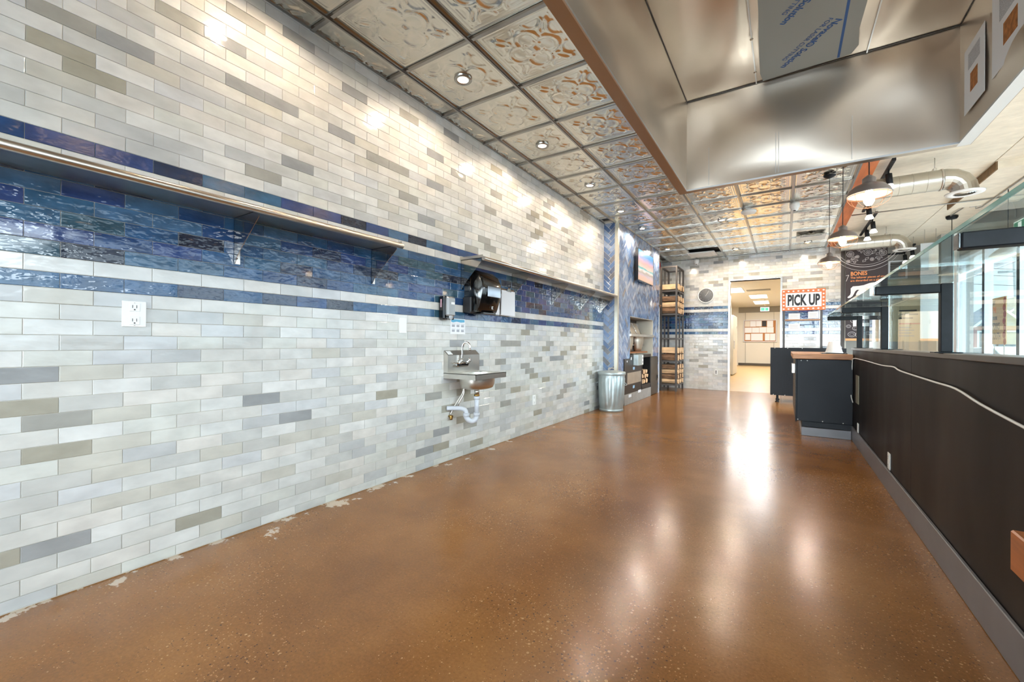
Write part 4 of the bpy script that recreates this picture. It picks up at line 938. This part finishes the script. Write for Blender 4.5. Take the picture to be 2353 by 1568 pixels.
# ducts -------------------------------------------------------------
def duct(label,y,xa,xb):
    t=thing('spiral_duct',label,'duct',(xb,y,2.94)); r=.113
    pts=[];rs=[];x=xa
    mb=MB()
    while x<xb-.001:
        x2=min(x+.12,xb); mb.tube([(x,y,2.94),(x2-.004,y,2.94)],r,28,cap=False); mb.tube([(x2-.006,y,2.94),(x2-.003,y,2.94),(x2,y,2.94)],[r,r+.003,r],28,cap=False); x=x2
    local(t,mb,'duct_pipe',spiral)
    R_=.16; mb=MB(); P=[(xb,y,2.94)]
    for k in range(0,5):
        a=PI/2*k/4; P.append((xb+.03+R_*math.sin(a),y,2.94-R_*(1-math.cos(a))))
    for i in range(len(P)-1): mb.tube([P[i],P[i+1]],r,24,smooth=True,cap=False)
    mb=MB(); mb.tube(P+[(xb+.03+R_,y,2.94-R_-.02)],r,24,cap=False,smooth=False)
    local(t,mb,'elbow',spiral)
    for k in (0,1): local(t,MB().tube([(xb-.01+k*.0,y,2.94),(xb+.01,y,2.94)],r+.006,28),'band',steel2) if k==0 else None
    cx=xb+.03+R_; zc=2.94-R_-.02
    local(t,MB().lathe([(.09,zc-.006),(.12,zc-.012),(.155,zc-.008),(.16,zc+.004),(.113,zc+.01)],(cx,y,0),'Z',36),'diffuser_rim',white)
    mb=MB()
    for q in (.02,.04,.06,.08): mb.lathe([(q,zc-.010),(q+.012,zc-.002)],(cx,y,0),'Z',28)
    mb.lathe([(.0001,zc+.004),(.09,zc+.004)],(cx,y,0),'Z',28); local(t,mb,'diffuser_louvres',steel2)
    local(t,MB().tube([(xb-.05,y,3.05),(xb-.05,y,3.2)],.004,6).bbox(xb-.07,xb-.04,y-.035,y+.035,3.04,3.075,.004),'hanger',steel2)
    return t
duct('spiral duct with white round diffuser nearer the hood',6.6,3.42,4.02)
duct('spiral duct with round diffuser behind the first one',9.98,3.42,4.12)
# track lights
def track(label,x,ya,yb,heads,z=3.12):
    t=thing('track_light',label,'track light',(x,(ya+yb)/2,z)); local(t,MB().bbox(x-.018,x+.018,ya,yb,z,z+.03,.002),'rail',blackm)
    local(t,MB().tube([(x,ya+.1,z+.03),(x,ya+.1,3.2)],.004,6).tube([(x,yb-.1,z+.03),(x,yb-.1,3.2)],.004,6),'hanger',steel2)
    for y in heads:
        hd_=local(t,MB().tube([(x,y,z),(x,y,z-.05)],.008,8).tube([(x+.0,y,z-.05),(x+.01,y,z-.17)],.032,16),'spot_head',blackm)
        l_=t.location; mb=MB().lathe([(.03,.0),(.052,-.05),(.050,-.056),(.0001,-.058)],(x+.01-l_.x,y-l_.y,z-.17-l_.z),'Z',20); obj('lamp_lens',mb,mat('track_lens',(250,244,232),.3,emis=1.6),hd_)
    return t
track('black track light with heads beside orange beam, nearer rail',3.56,6.2,8.4,[6.5,7.9])
track('black track light with heads over the banner, farther rail',3.74,8.55,10.2,[8.9,9.5])
t=track('black angled track light at the dining side far end',4.66,11.1,12.1,[11.3,11.9],z=3.02)
local(t,MB().prism([(4.30,12.06),(4.66,12.06),(4.66,12.10),(4.30,12.10)],lambda u,v,w:(u,v,3.02+w*.03)),'rail_branch',blackm)
# conduits
cg=mat('conduit_grey',(170,168,162),.4,.6)
tag(obj('conduit',MB().tube([(3.42,8.43,3.175),(5.29,8.40,3.10)] if 0 else [(3.42,8.42,3.10),(5.29,8.42,3.10)],.010,8),cg),'thin pale conduit crossing the dining ceiling by the duct','conduit')
tag(obj('conduit',MB().tube([(4.945,6.0,3.185),(4.945,7.95,3.185)],.010,8).tube([(4.98,6.0,3.185),(4.98,7.95,3.185)],.010,8) if 0 else MB().tube([(4.955,5.5,3.10),(4.955,8.86,3.10),(4.91,8.93,3.10),(4.90,8.88,3.13),(4.84,8.89,3.165),(4.83,9.05,3.175),(4.80,9.58,3.175)],.009,8),cg),'grey conduit running between the two dining pendants','conduit')
t=thing('conduit_box','small steel junction box with curved conduit on dining ceiling','conduit',(4.92,8.95,3.15)); local(t,MB().bbox(4.86,4.98,8.9,9.0,3.14,3.199,.004),'box',steel2); local(t,MB().tube(smoothpts([(4.98,8.95,3.17),(5.15,8.9,3.17),(5.24,8.88,3.14),(5.28,8.87,3.02),(5.285,8.87,2.9)]),.009,8),'conduit_arm',cg)

# banner with dog ----------------------------------------------------
YN=10.60
bn=thing('chalk_banner','tall black chalk style banner with orange BONES lettering','banner',(3.87,YN,1.2))
local(bn,MB().box(3.56,4.19,YN,YN+.006,1.93,2.97),'upper_panel',chalkb)
local(bn,MB().box(3.56,4.19,YN,YN+.006,1.20,1.90),'lower_panel',chalkb)
local(bn,MB().bbox(3.56,4.19,YN-.008,YN+.012,1.155,1.198,.002),'bottom_batten',mat('batten_orange',(226,160,104),.5))
local(bn,MB().box(3.57,4.18,YN+.004,YN+.02,2.971,3.0).tube([(3.6,YN+.012,2.99),(3.6,YN+.012,3.2)],.003,6).tube([(4.15,YN+.012,2.99),(4.15,YN+.012,3.2)],.003,6),'hanging_rail',blackm)
yn=YN-.0012
text('BONES',.105,(3.635,yn,2.435),(1,0,0),(0,-1,0),chalko,bn,'lettering',.0005,sx=.78,off=.002,label='orange BONES heading')
text('The leftover pieces of crust',.053,(3.635,yn,2.375),(1,0,0),(0,-1,0),chalko,bn,'lettering',.0004,sx=.93,off=.0006)
text('are discarded on a plate.',.053,(3.635,yn,2.315),(1,0,0),(0,-1,0),chalko,bn,'lettering',.0004,sx=.93,off=.0006)
dog=[(3.589,2.013),(3.60,1.995),(3.635,2.0),(3.668,2.03),(3.69,2.075),(3.71,2.125),(3.735,2.15),(3.772,2.15),(3.745,2.12),(3.722,2.07),(3.714,1.935),(4.07,1.935),(4.085,2.0),(4.10,2.10),(4.087,2.17),(4.049,2.255),(4.0,2.283),(3.926,2.272),(3.838,2.237),(3.762,2.226),(3.673,2.223),(3.64,2.184),(3.641,2.10),(3.63,2.055)]
local(bn,MB().prism(dog,lambda u,v,w:(u,yn-w*.0008,v)),'dog_silhouette',chalkw)
def ribbon(mb,pts,w=.005,closed=False):
    pts=[Vector(p) for p in pts]
    if closed: pts.append(pts[0])
    for a,b in zip(pts,pts[1:]):
        d_=(b-a); 
        if d_.length<1e-5: continue
        d_.normalize(); nn=Vector((-d_.y,d_.x))*w/2; e=d_*w*.3
        q=[a-nn-e,b-nn+e,b+nn+e,a+nn-e]; mb.add([(p.x,yn,p.y) for p in q],[(0,1,2,3)])
def ell(mb,cx,cz,rx,rz,a0=0,a1=360,w=.005,n=20): ribbon(mb,[(cx+rx*math.cos(math.radians(a0+(a1-a0)*k/n)),cz+rz*math.sin(math.radians(a0+(a1-a0)*k/n))) for k in range(n+1)],w)
dd=MB()
ell(dd,3.87,3.05,.50,.46,205,335,.008,40); ell(dd,3.87,3.05,.54,.53,210,330,.004,40); ell(dd,3.87,3.05,.46,.42,205,335,.004,40)
for cx,cz,r_ in ((3.63,2.86,.055),(3.90,2.87,.062),(4.12,2.84,.055),(3.76,2.94,.03),(3.74,2.80,.028),(3.96,2.73,.03),(4.14,2.945,.03),(3.60,2.72,.03)):
    ell(dd,cx,cz,r_,r_); ell(dd,cx,cz,r_*.62,r_*.62,w=.003)
    for q in range(4): 
        a=q*PI/2+.5; ell(dd,cx+r_*.3*math.cos(a),cz+r_*.3*math.sin(a),r_*.18,r_*.18,w=.003,n=8)
for cx,cz,s_ in ((3.70,2.72,1),(4.06,2.745,1),(3.80,2.90,.8),(4.02,2.93,.9)):      # mushrooms
    ell(dd,cx,cz,.05*s_,.035*s_,0,180); ribbon(dd,[(cx-.05*s_,cz),(cx+.05*s_,cz)]); ribbon(dd,[(cx-.015*s_,cz),(cx-.012*s_,cz-.04*s_),(cx+.012*s_,cz-.04*s_),(cx+.015*s_,cz)])
for cx,cz in ((3.82,2.72),(3.86,2.76),(4.02,2.84)): ribbon(dd,[(cx,cz),(cx+.05,cz+.015),(cx+.045,cz-.02),(cx+.0,cz-.03)],.004,True)
for cx,cz,a in ((3.99,2.87,50),(4.08,2.90,120),(3.68,2.78,30)):                  # leaves
    c_,s_=math.cos(math.radians(a)),math.sin(math.radians(a))
    ribbon(dd,[(cx+c_*u-s_*v,cz+s_*u+c_*v) for u,v in ((-.05,0),(-.02,.02),(.02,.018),(.05,0),(.02,-.018),(-.02,-.02),(-.05,0),(.05,0))],.004)
ribbon(dd,[(3.565,2.44),(3.61,2.45),(3.585,2.38),(3.57,2.33)],.006)
for cx,cz,r_ in ((3.60,1.84,.04),(3.66,1.72,.04),(3.60,1.60,.045),(3.70,1.55,.06),(3.61,1.44,.035),(3.72,1.40,.05),(3.66,1.28,.06),(3.76,1.27,.05),(3.80,1.75,.05),(3.85,1.5,.05),(4.10,1.6,.05),(4.12,1.4,.045),(4.0,1.3,.05),(4.14,1.8,.03),(3.9,1.3,.04)):
    ell(dd,cx,cz,r_,r_*.8); ell(dd,cx,cz,r_*.55,r_*.42,w=.003)
local(bn,dd,'chalk_drawings',chalkw)
text('IE',.46,(3.66,yn-.002,1.45),(1,0,0),(0,-1,0),signw,bn,'lettering',.001,sx=.75,off=.012) 
# second hanging panel (plain)
t=thing('white_banner','plain pale hanging banner with orange bottom strip near the windows','banner',(4.77,YN,1.2))
local(t,MB().box(4.645,4.885,YN,YN+.006,1.20,2.95),'panel',mat('banner_pale',(214,220,222),.7)); local(t,MB().bbox(4.645,4.885,YN-.008,YN+.012,1.155,1.198,.002),'bottom_batten',mat('batten_orange2',(226,160,104),.5))
[local(t,MB().tube([(x_,YN,2.95),(x_,YN,3.2)],.003,6),'hanging_wire',cg) for x_ in (4.70,4.85)]
# louvre + kraft poster on the far wall
t=thing('wall_louvre','white framed louvre vent high on the far dining wall','vent',(4.6,12.19,2.5))
local(t,MB().box(4.44,4.47,12.15,12.199,2.50,2.90).box(4.72,4.75,12.15,12.199,2.50,2.90).box(4.47,4.72,12.15,12.199,2.87,2.90).box(4.47,4.72,12.15,12.199,2.50,2.53),'frame',framew)
for k in range(6): local(t,MB().box(4.475,4.715,12.155,12.185,2.55+k*.053,2.58+k*.053),'slat',darkg)
t=thing('menu_board','large tan printed board on the far dining wall','sign',(4.45,12.0,1.0))
local(t,MB().box(4.30,5.02,12.17,12.19,1.15,2.05),'board',beige)
for k,(z,w_,mm) in enumerate(((1.80,.28,ink),(1.72,.30,ink),(1.64,.22,ink),(1.52,.34,red),(1.44,.2,greyink),(1.38,.24,greyink),(1.32,.2,greyink),(1.26,.24,greyink))):
    local(t,MB().box(4.62,4.62+w_,12.166,12.1695,z,z+.028),'printed_line',mm)
for k,x in enumerate((3.75,4.05)):
    tag(obj('dining_poster',MB().box(x,x+.22,12.17,12.19,1.2,1.95),kraft),'tan narrow poster on far dining wall, '+('left one' if k==0 else 'right one'),'poster')
# window sign
t=thing('window_sign','tan pizza sign standing inside the street window','sign',(5.24,9.23,1.1))
sg=local(t,MB().box(5.236,5.244,8.99,9.47,1.10,1.80),'board',kraft); local(t,MB().box(5.238,5.243,9.05,9.07,.881,1.10).box(5.238,5.243,9.39,9.41,.881,1.10).box(5.19,5.258,9.03,9.43,.8805,.888),'stand',steel2)
for k,(s_,z,h,mm) in enumerate((('EAT',1.70,.09,darkg),('THE',1.58,.12,orange),('FOR THE',1.47,.07,darkg),('FORKS',1.32,.15,darkg),('SOUTH',1.17,.15,darkg))):
    text(s_,h,(5.2355,9.45,z),(0,-1,0),(-1,0,0),mm,t,'lettering',.0005,sx=.55,off=.002)
pz=mat('pepperoni_print',(160,84,60),.7,noise=(30,.3)); mb=MB()
for k in range(7): mb.lathe([(.0001,5.2348),(.05,5.2350)],(0,9.03+.02*(k%2),1.14+k*.10),'X',16)
local(t,mb,'pizza_print',pz)
# exit signs
t=thing('exit_sign','green running man exit sign on street side bulkhead','sign',(5.25,8.2,2.85)); local(t,MB().bbox(5.262,5.298,8.45,8.85,2.62,2.82,.004),'casing',exitw); local(t,MB().box(5.259,5.261,8.47,8.83,2.64,2.80),'panel',green)
local(t,MB().box(5.2575,5.2588,8.60,8.70,2.655,2.785),'door_symbol',exitw)

# counters ------------------------------------------------------------
c1=thing('service_counter','black service counter with wooden top at the end of black wall','counter',(2.93,7,0))
bump_w=mat('black_melamine',(20,23,30),.42,spec=.25,noise=(5,.12),rnoise=(3,.03))
local(c1,MB().bbox(2.68,3.205,6.12,6.14,.165,.90,.002),'end_panel',bump_w)
local(c1,MB().bbox(2.665,2.68,6.12,7.85,.15,.90,.002),'side_panel',bump_w)
local(c1,MB().box(2.73,3.205,6.141,7.84,.10,.898),'carcass',blackm)
local(c1,MB().box(2.735,3.2,6.105,6.119,.105,.163) ,'kick_strip',bump_w)
local(c1,MB().box(2.72,3.19,6.10,7.8,.0,.10).box(2.715,3.19,6.09,6.10,.0,.165) if 0 else MB().bbox(2.725,3.19,6.085,7.80,.0,.099,.003),'toe_kick',greyt)
local(c1,MB().bbox(2.635,3.205,6.09,7.95,.905,.965,.004),'worktop',wood,label='thick wooden worktop')
for x,z in ((2.72,.885),(2.78,.885),(2.69,.18),(2.93,.178),(3.12,.175)): local(c1,MB().lathe([(.006,6.1195),(.006,6.116),(.0001,6.115)],(x,0,z),'Y',8),'screw',signw)
local(c1,MB().bbox(2.628,2.664,6.30,6.46,.72,.84,.004),'handle',steel2)
t=thing('black_tray','black flat tray on the wooden worktop','tray',(3.05,6.5,.966)); local(t,MB().bbox(2.93,3.18,6.35,6.62,.9655,.975,.003),'tray_base',blackp)
t=thing('white_tub','white tapered paper tub upside down on a black tray','tub',(3.06,6.48,.976))
obj('tub_wall',MB().lathe([(.088,.0),(.086,.008),(.052,.135),(.050,.138),(.0001,.138)],n=32),white,t); obj('tub_rim',MB().lathe([(.088,0),(.092,.002),(.092,.008),(.087,.009)],n=32),white,t)
c2=thing('rear_counter','black rear counter on legs in front of the back doorway','counter',(2.9,9.3,0))
local(c2,MB().bbox(2.33,3.45,9.25,9.27,.13,1.012,.002),'front_panel',mat('black_grain_panel',(22,24,28),.45,spec=.25,noise=(4,.2),stretch=(20,20,1)))
local(c2,MB().bbox(2.35,3.45,9.271,9.80,.15,1.005,.003),'carcass',blackm)
for x in (2.44,3.35):
    for y in (9.32,9.74): local(c2,MB().lathe([(.035,0),(.035,.012),(.018,.02),(.018,.149)],(x,y,0),'Z',12),'leg',blackm)
for x,z in ((2.40,1.003),(2.60,1.003),(2.82,1.003),(2.38,.14),(2.56,.138)): local(c2,MB().lathe([(.006,9.2495),(.006,9.246),(.0001,9.245)],(x,0,z),'Y',8),'screw',signw)
t=thing('black_box','low black box on the rear counter beside the rack','box',(3.3,9.5,1.01)); local(t,MB().bbox(3.12,3.40,9.38,9.60,1.006,1.045,.004),'box_body',blackp)
# small metal shelf with pick up sign
r2=thing('pickup_rack','metal pickup rack with wooden shelves standing on rear counter','rack',(2.83,9.5,1.01))
for x in (2.52,3.09):
    for y in (9.42,9.70): local(r2,MB().box(x,x+.035,y,y+.035,1.006,1.86),'post',steel2 if y>9.5 else darkg)
for z in (1.52,): local(r2,MB().box(2.556,3.089,9.42,9.735,z,z+.02),'shelf',wood)
sg=thing('pick_up_sign','white PICK UP sign with orange light bulb border','sign',(2.84,9.39,1.71))
local(sg,MB().bbox(2.505,3.165,9.385,9.395,1.70,2.09,.002),'board',orange)
local(sg,MB().box(2.565,3.105,9.3825,9.3848,1.765,2.025),'white_panel',signw)
mb=MB()
for k in range(9):
    for z in (1.732,2.058): mb.add([(2.535+k*.075+.017*math.cos(a)*1.0,9.3843,z+.014*math.sin(a)) for a in [2*PI*q/10 for q in range(10)]],[list(range(10))])
for k in range(4):
    for x in (2.535,3.135): mb.add([(x+.016*math.cos(a),9.3843,1.797+k*.065+.014*math.sin(a)) for a in [2*PI*q/10 for q in range(10)]],[list(range(10))])
local(sg,mb,'bulb_dots',signw)
text('PICK UP',.27,(2.836,9.3815,1.80),(1,0,0),(0,-1,0),ink,sg,'lettering',.0008,sx=.50,off=.010,align='CENTER',label='dark distressed PICK UP lettering')
# papers on back wall
for k,(x,z,w_,h_,lb) in enumerate(((2.62,1.60,.20,.13,'white paper taped to the back wall, upper left'),(2.96,1.62,.18,.14,'white paper taped to the back wall, upper right'),(2.62,1.38,.20,.13,'white paper taped to the back wall, lower left'))):
    t=thing('wall_paper_note',lb,'paper',(x+w_/2,YB-.004,z)); local(t,MB().box(x,x+w_,YB-.0045,YB-.0035,z,z+h_),'sheet',paper)
    local(t,MB().box(x+.02,x+w_-.02,YB-.005,YB-.0046,z+.03,z+.036).box(x+.02,x+w_-.04,YB-.005,YB-.0046,z+.06,z+.066).box(x+.02,x+w_-.03,YB-.005,YB-.0046,z+.09,z+.096),'small_print',greyink)

# back room ------------------------------------------------------------
bwc=mat('back_room_wall_white',(222,216,202),.6); bgy=mat('back_room_grey',(150,144,132),.7)
br=thing('wall_back_room','white panelled wall far at the end of back room','wall',kind='structure')
local(br,MB().box(-1.2,3.7,24.0,24.15,0,3.0),'plaster',bwc)
local(br,MB().box(.6,3.7,23.98,24.0,2.62,2.9),'grey_band',bgy)
for x in (.9,2.1,3.3): local(br,MB().box(x,x+.012,23.975,23.999,.1,2.62),'panel_joint',bgy)
struct(obj('baseboard_back_room',MB().box(.6,3.6,23.96,24.0,0,.12),mat('baseboard_dark',(84,76,66),.6)),'dark baseboard in the back room','baseboard')
struct(obj('ceiling_back_room',MB().box(-1.2,3.7,YB+.17,24.1,2.9,3.0),bwc),'suspended ceiling of the back room','ceiling')
struct(obj('wall_back_room_right',MB().box(3.5,3.6,YB+.17,24,0,2.9),bwc),'right wall of the back room','wall')
struct(obj('wall_back_room_left',MB().box(-1.2,.55,21.0,21.15,0,2.9).box(.5,.55,17.5,21.0,0,2.9).box(-1.2,-1.1,YB+.17,24,0,2.9),bwc),'left wall of the back room','wall')
for k,(y,x) in enumerate(((13.1,1.02),(14.6,1.09),(16.1,1.15))):
    t=thing('cold_room_door','white tall cold room door %s from the doorway in back room'%('first','second','third')[k],'door',(x,y,0)); local(t,MB().bbox(.45,x-.06,y,y+1.3,.02,2.05,.01),'door_leaf',bwc)
    local(t,MB().bbox(x-.0595,x-.02,y+.1,y+.14,.9,1.2,.005),'handle',steel2); local(t,MB().bbox(x-.0595,x-.045,y+1.1,y+1.2,1.6,1.7,.004),'hinge',steel2)
for k,(ya,yb,xa,xb) in enumerate(((15.45,16.85,.80,1.38),(18.0,19.35,1.40,2.0),(20.6,22.2,1.40,1.98))):
    t=thing('ceiling_light_panel','glowing ceiling panel %s from the doorway in back room'%('first','second','third')[k],'light',((xa+xb)/2,(ya+yb)/2,2.89),'back room light panels')
    local(t,MB().box(xa,xb,ya,yb,2.885,2.899),'frame',white); local(t,MB().box(xa+.02,xb-.02,ya+.02,yb-.02,2.880,2.8848),'diffuser',panelglow)
    lamp('back_room_light','AREA',((xa+xb)/2,(ya+yb)/2,2.87),60,(.95,.97,1),target=((xa+xb)/2,(ya+yb)/2,0),shape='RECTANGLE',size=.55,size_y=1.2)
lamp('back_room_light','AREA',(2.0,13.0,2.87),45,(.95,.97,1),target=(2.0,13,0),shape='RECTANGLE',size=.55,size_y=1.2)
t=thing('ceiling_air_grille','metal air grille between back room light panels','vent',(1.75,16.4,2.89)); local(t,MB().bbox(1.45,2.15,16.3,16.6,2.875,2.899,.004),'frame',bgy)
cb=thing('cork_board','cork notice board covered in papers at end of back room','board',(1.5,23.97,1.2))
local(cb,MB().bbox(.86,2.19,23.95,23.975,1.20,2.22,.005),'cork',mat('cork',(176,120,72),.8))
local(cb,MB().box(.83,.86,23.94,23.975,1.17,2.25).box(2.19,2.22,23.94,23.975,1.17,2.25).box(.86,2.19,23.94,23.975,1.17,1.20).box(.86,2.19,23.94,23.975,2.22,2.25),'frame',framew)
mb=MB()
for (xa,xb,za,zc) in ((.88,1.10,1.92,2.2),(1.11,1.36,1.92,2.2),(1.37,1.60,1.93,2.2),(1.83,2.08,1.90,2.2),(.88,1.18,1.62,1.88),(1.19,1.50,1.62,1.88),(1.51,1.80,1.62,1.89),(1.81,2.10,1.62,1.89),(.90,1.12,1.26,1.56),(1.15,1.65,1.24,1.58),(1.74,1.94,1.24,1.58),(1.95,2.17,1.24,1.58)):
    o=local(cb,MB().box(xa,xb,23.944,23.949,za,zc),'pinned_paper',mat('aged_paper',(226,218,204),.8) if xa==.88 and za>1.9 else paper)
local(cb,MB().box(1.62,1.80,23.944,23.949,1.93,2.2),'dark_photo',ink)
t=thing('exit_sign','green exit sign hanging in back room ceiling','sign',(1.8,20,2.5)); local(t,MB().bbox(1.71,2.02,20,20.03,2.41,2.57,.004),'casing',exitw); local(t,MB().box(1.73,1.86,19.995,19.999,2.43,2.55).box(1.88,1.99,19.995,19.999,2.43,2.55),'panel',green)
local(t,MB().tube([(1.86,20.015,2.57),(1.86,20.015,2.9)],.01,6),'stem',bgy)

# exterior ------------------------------------------------------------
asph=mat('asphalt',(150,152,152),.9,noise=(2,.1)); grass=mat('lawn',(120,150,90),.9,noise=(4,.2)); leaf=mat('tree_leaves',(104,140,86),.8,noise=(3,.3))
struct(obj('floor_street',MB().box(5.6,60,-30,90,-.35,-.2).box(-30,5.6,-40,-3.3,-.35,-.2),asph),'pale asphalt street outside','street')
tag(obj('lawn',MB().box(9,40,29,33.2,-.2,-.14),grass),'green lawn in front of the far house','lawn')
def house(label,x,y,w,dp_,hw,hr,wc,rcx,seed):
    t=thing('house',label,'house',(x+w/2,y,-.2)); wm=mat('siding_%d'%seed,wc,.8,noise=(2,.05)); rm=mat('roof_%d'%seed,rcx,.85,noise=(3,.1))
    local(t,MB().box(x,x+w,y,y+dp_,-.2,hw),'walls',wm)
    local(t,MB().prism([(x-.3,hw-.05),(x+w+.3,hw-.05),(x+w/2,hw+hr)],lambda u,v,q:(u,y-.3+q*(dp_+.6),v)),'roof',rm)
    local(t,MB().prism([(x-.35,hw-.15),(x-.15,hw-.1),(x+w/2,hw+hr),(x+w/2,hw+hr+.12)],lambda u,v,q:(u,y-.42+q*.1,v)).prism([(x+w/2,hw+hr),(x+w+.15,hw-.1),(x+w+.35,hw-.15),(x+w/2,hw+hr+.12)],lambda u,v,q:(u,y-.42+q*.1,v)),'gable_trim',framew)
    for xx in (x+w*.25,x+w*.7):
        o=local(t,MB().box(xx-.4,xx+.4,y-.06,y,.8,1.9),'window',framew); l_=t.location; obj('pane',MB().box(xx-.32-l_.x,xx+.32-l_.x,y-.08-l_.y,y-.061-l_.y,.88-l_.z,1.82-l_.z),mat('pane_dark_%d'%seed,(90,110,124),.1) ,o)
    return t
house('blue grey house with white gable trim seen through the window',11.5,43,3.0,8,2.4,1.5,(120,150,172),(120,128,136),1)
house('red house front beside the blue house across the street',11.6,34,1.6,5,2.2,.9,(176,104,104),(130,134,140),2)
house('pale blue house behind the utility pole across the street',15.6,44,3.5,8,3.2,1.6,(168,190,206),(110,118,126),3)
house('pale grey house at far right across the street',20.5,47,5,8,3.2,2.0,(190,198,200),(120,124,130),4)
t=thing('street_tree','leafy green tree behind the houses seen through the window','tree',(12.0,52,-.2))
local(t,MB().tube([(12.0,52,-.2),(12.05,52,2),(12.0,52,4)],[.3,.25,.15],10),'trunk',barkm)
random.seed(5); mb=MB()
for k in range(2600):
    a=random.uniform(0,2*PI); ph=random.uniform(-.9,1.3); r_=random.uniform(1.6,2.9)*(.75+.25*math.sin(3*a))
    c=Vector((12.0+r_*math.cos(a)*math.cos(ph),52+r_*math.sin(a)*math.cos(ph),5.6+r_*1.0*math.sin(ph))); s_=.22
    q=[c+Vector([random.uniform(-s_,s_) for _ in range(3)]) for _ in range(3)]; mb.add(q,[(0,1,2)])
local(t,mb,'crown',leaf,kind='stuff')
t=thing('utility_pole','wooden utility pole with crossarm and wires outside','pole',(14.9,40,-.2))
local(t,MB().tube([(15.1,40,-.2),(14.85,40,7.3)],[.16,.11],10),'pole_shaft',mat('pole_wood',(176,178,176),.8)); local(t,MB().box(13.9,15.9,39.9,40.0,6.5,6.65) if 0 else MB().box(14.1,15.7,39.85,39.95,5.75,5.87),'crossarm',mat('crossarm_wood',(150,154,154),.8))
mb=MB()
for k,z in enumerate((5.95,5.5,4.9)): mb.tube([(8,38,z+.6),(14.8,39.9,z),(24,42,z+.4)],.015,4)
local(t,mb,'wires',cord)
t=thing('parked_car','pale car parked outside the street window','car',(7.6,15.5,-.2)); carm=mat('car_paint_pale',(206,218,224),.2,coat=.8); cgl=mat('car_glass',(70,86,96),.08)
local(t,MB().prism([(13.2,.05),(17.6,.05),(17.7,.35),(17.5,.55),(16.9,.62),(16.1,1.02),(14.8,1.06),(13.9,.70),(13.25,.58),(13.1,.3)],lambda u,v,w:(6.75+w*1.7,u,v)),'car_body',carm)
local(t,MB().prism([(13.95,.70),(14.82,1.03),(16.05,1.0),(16.75,.64)],lambda u,v,w:(6.74+w*1.72,u,v)),'car_windows',cgl)
for y in (14.0,16.8):
    for x in (6.72,8.3): local(t,MB().lathe([(.0001,x),(.2,x),(.32,x+.02),(.32,x+.18),(.2,x+.2),(.0001,x+.2)],(0,y,.12),'X',20),'wheel',blackp)
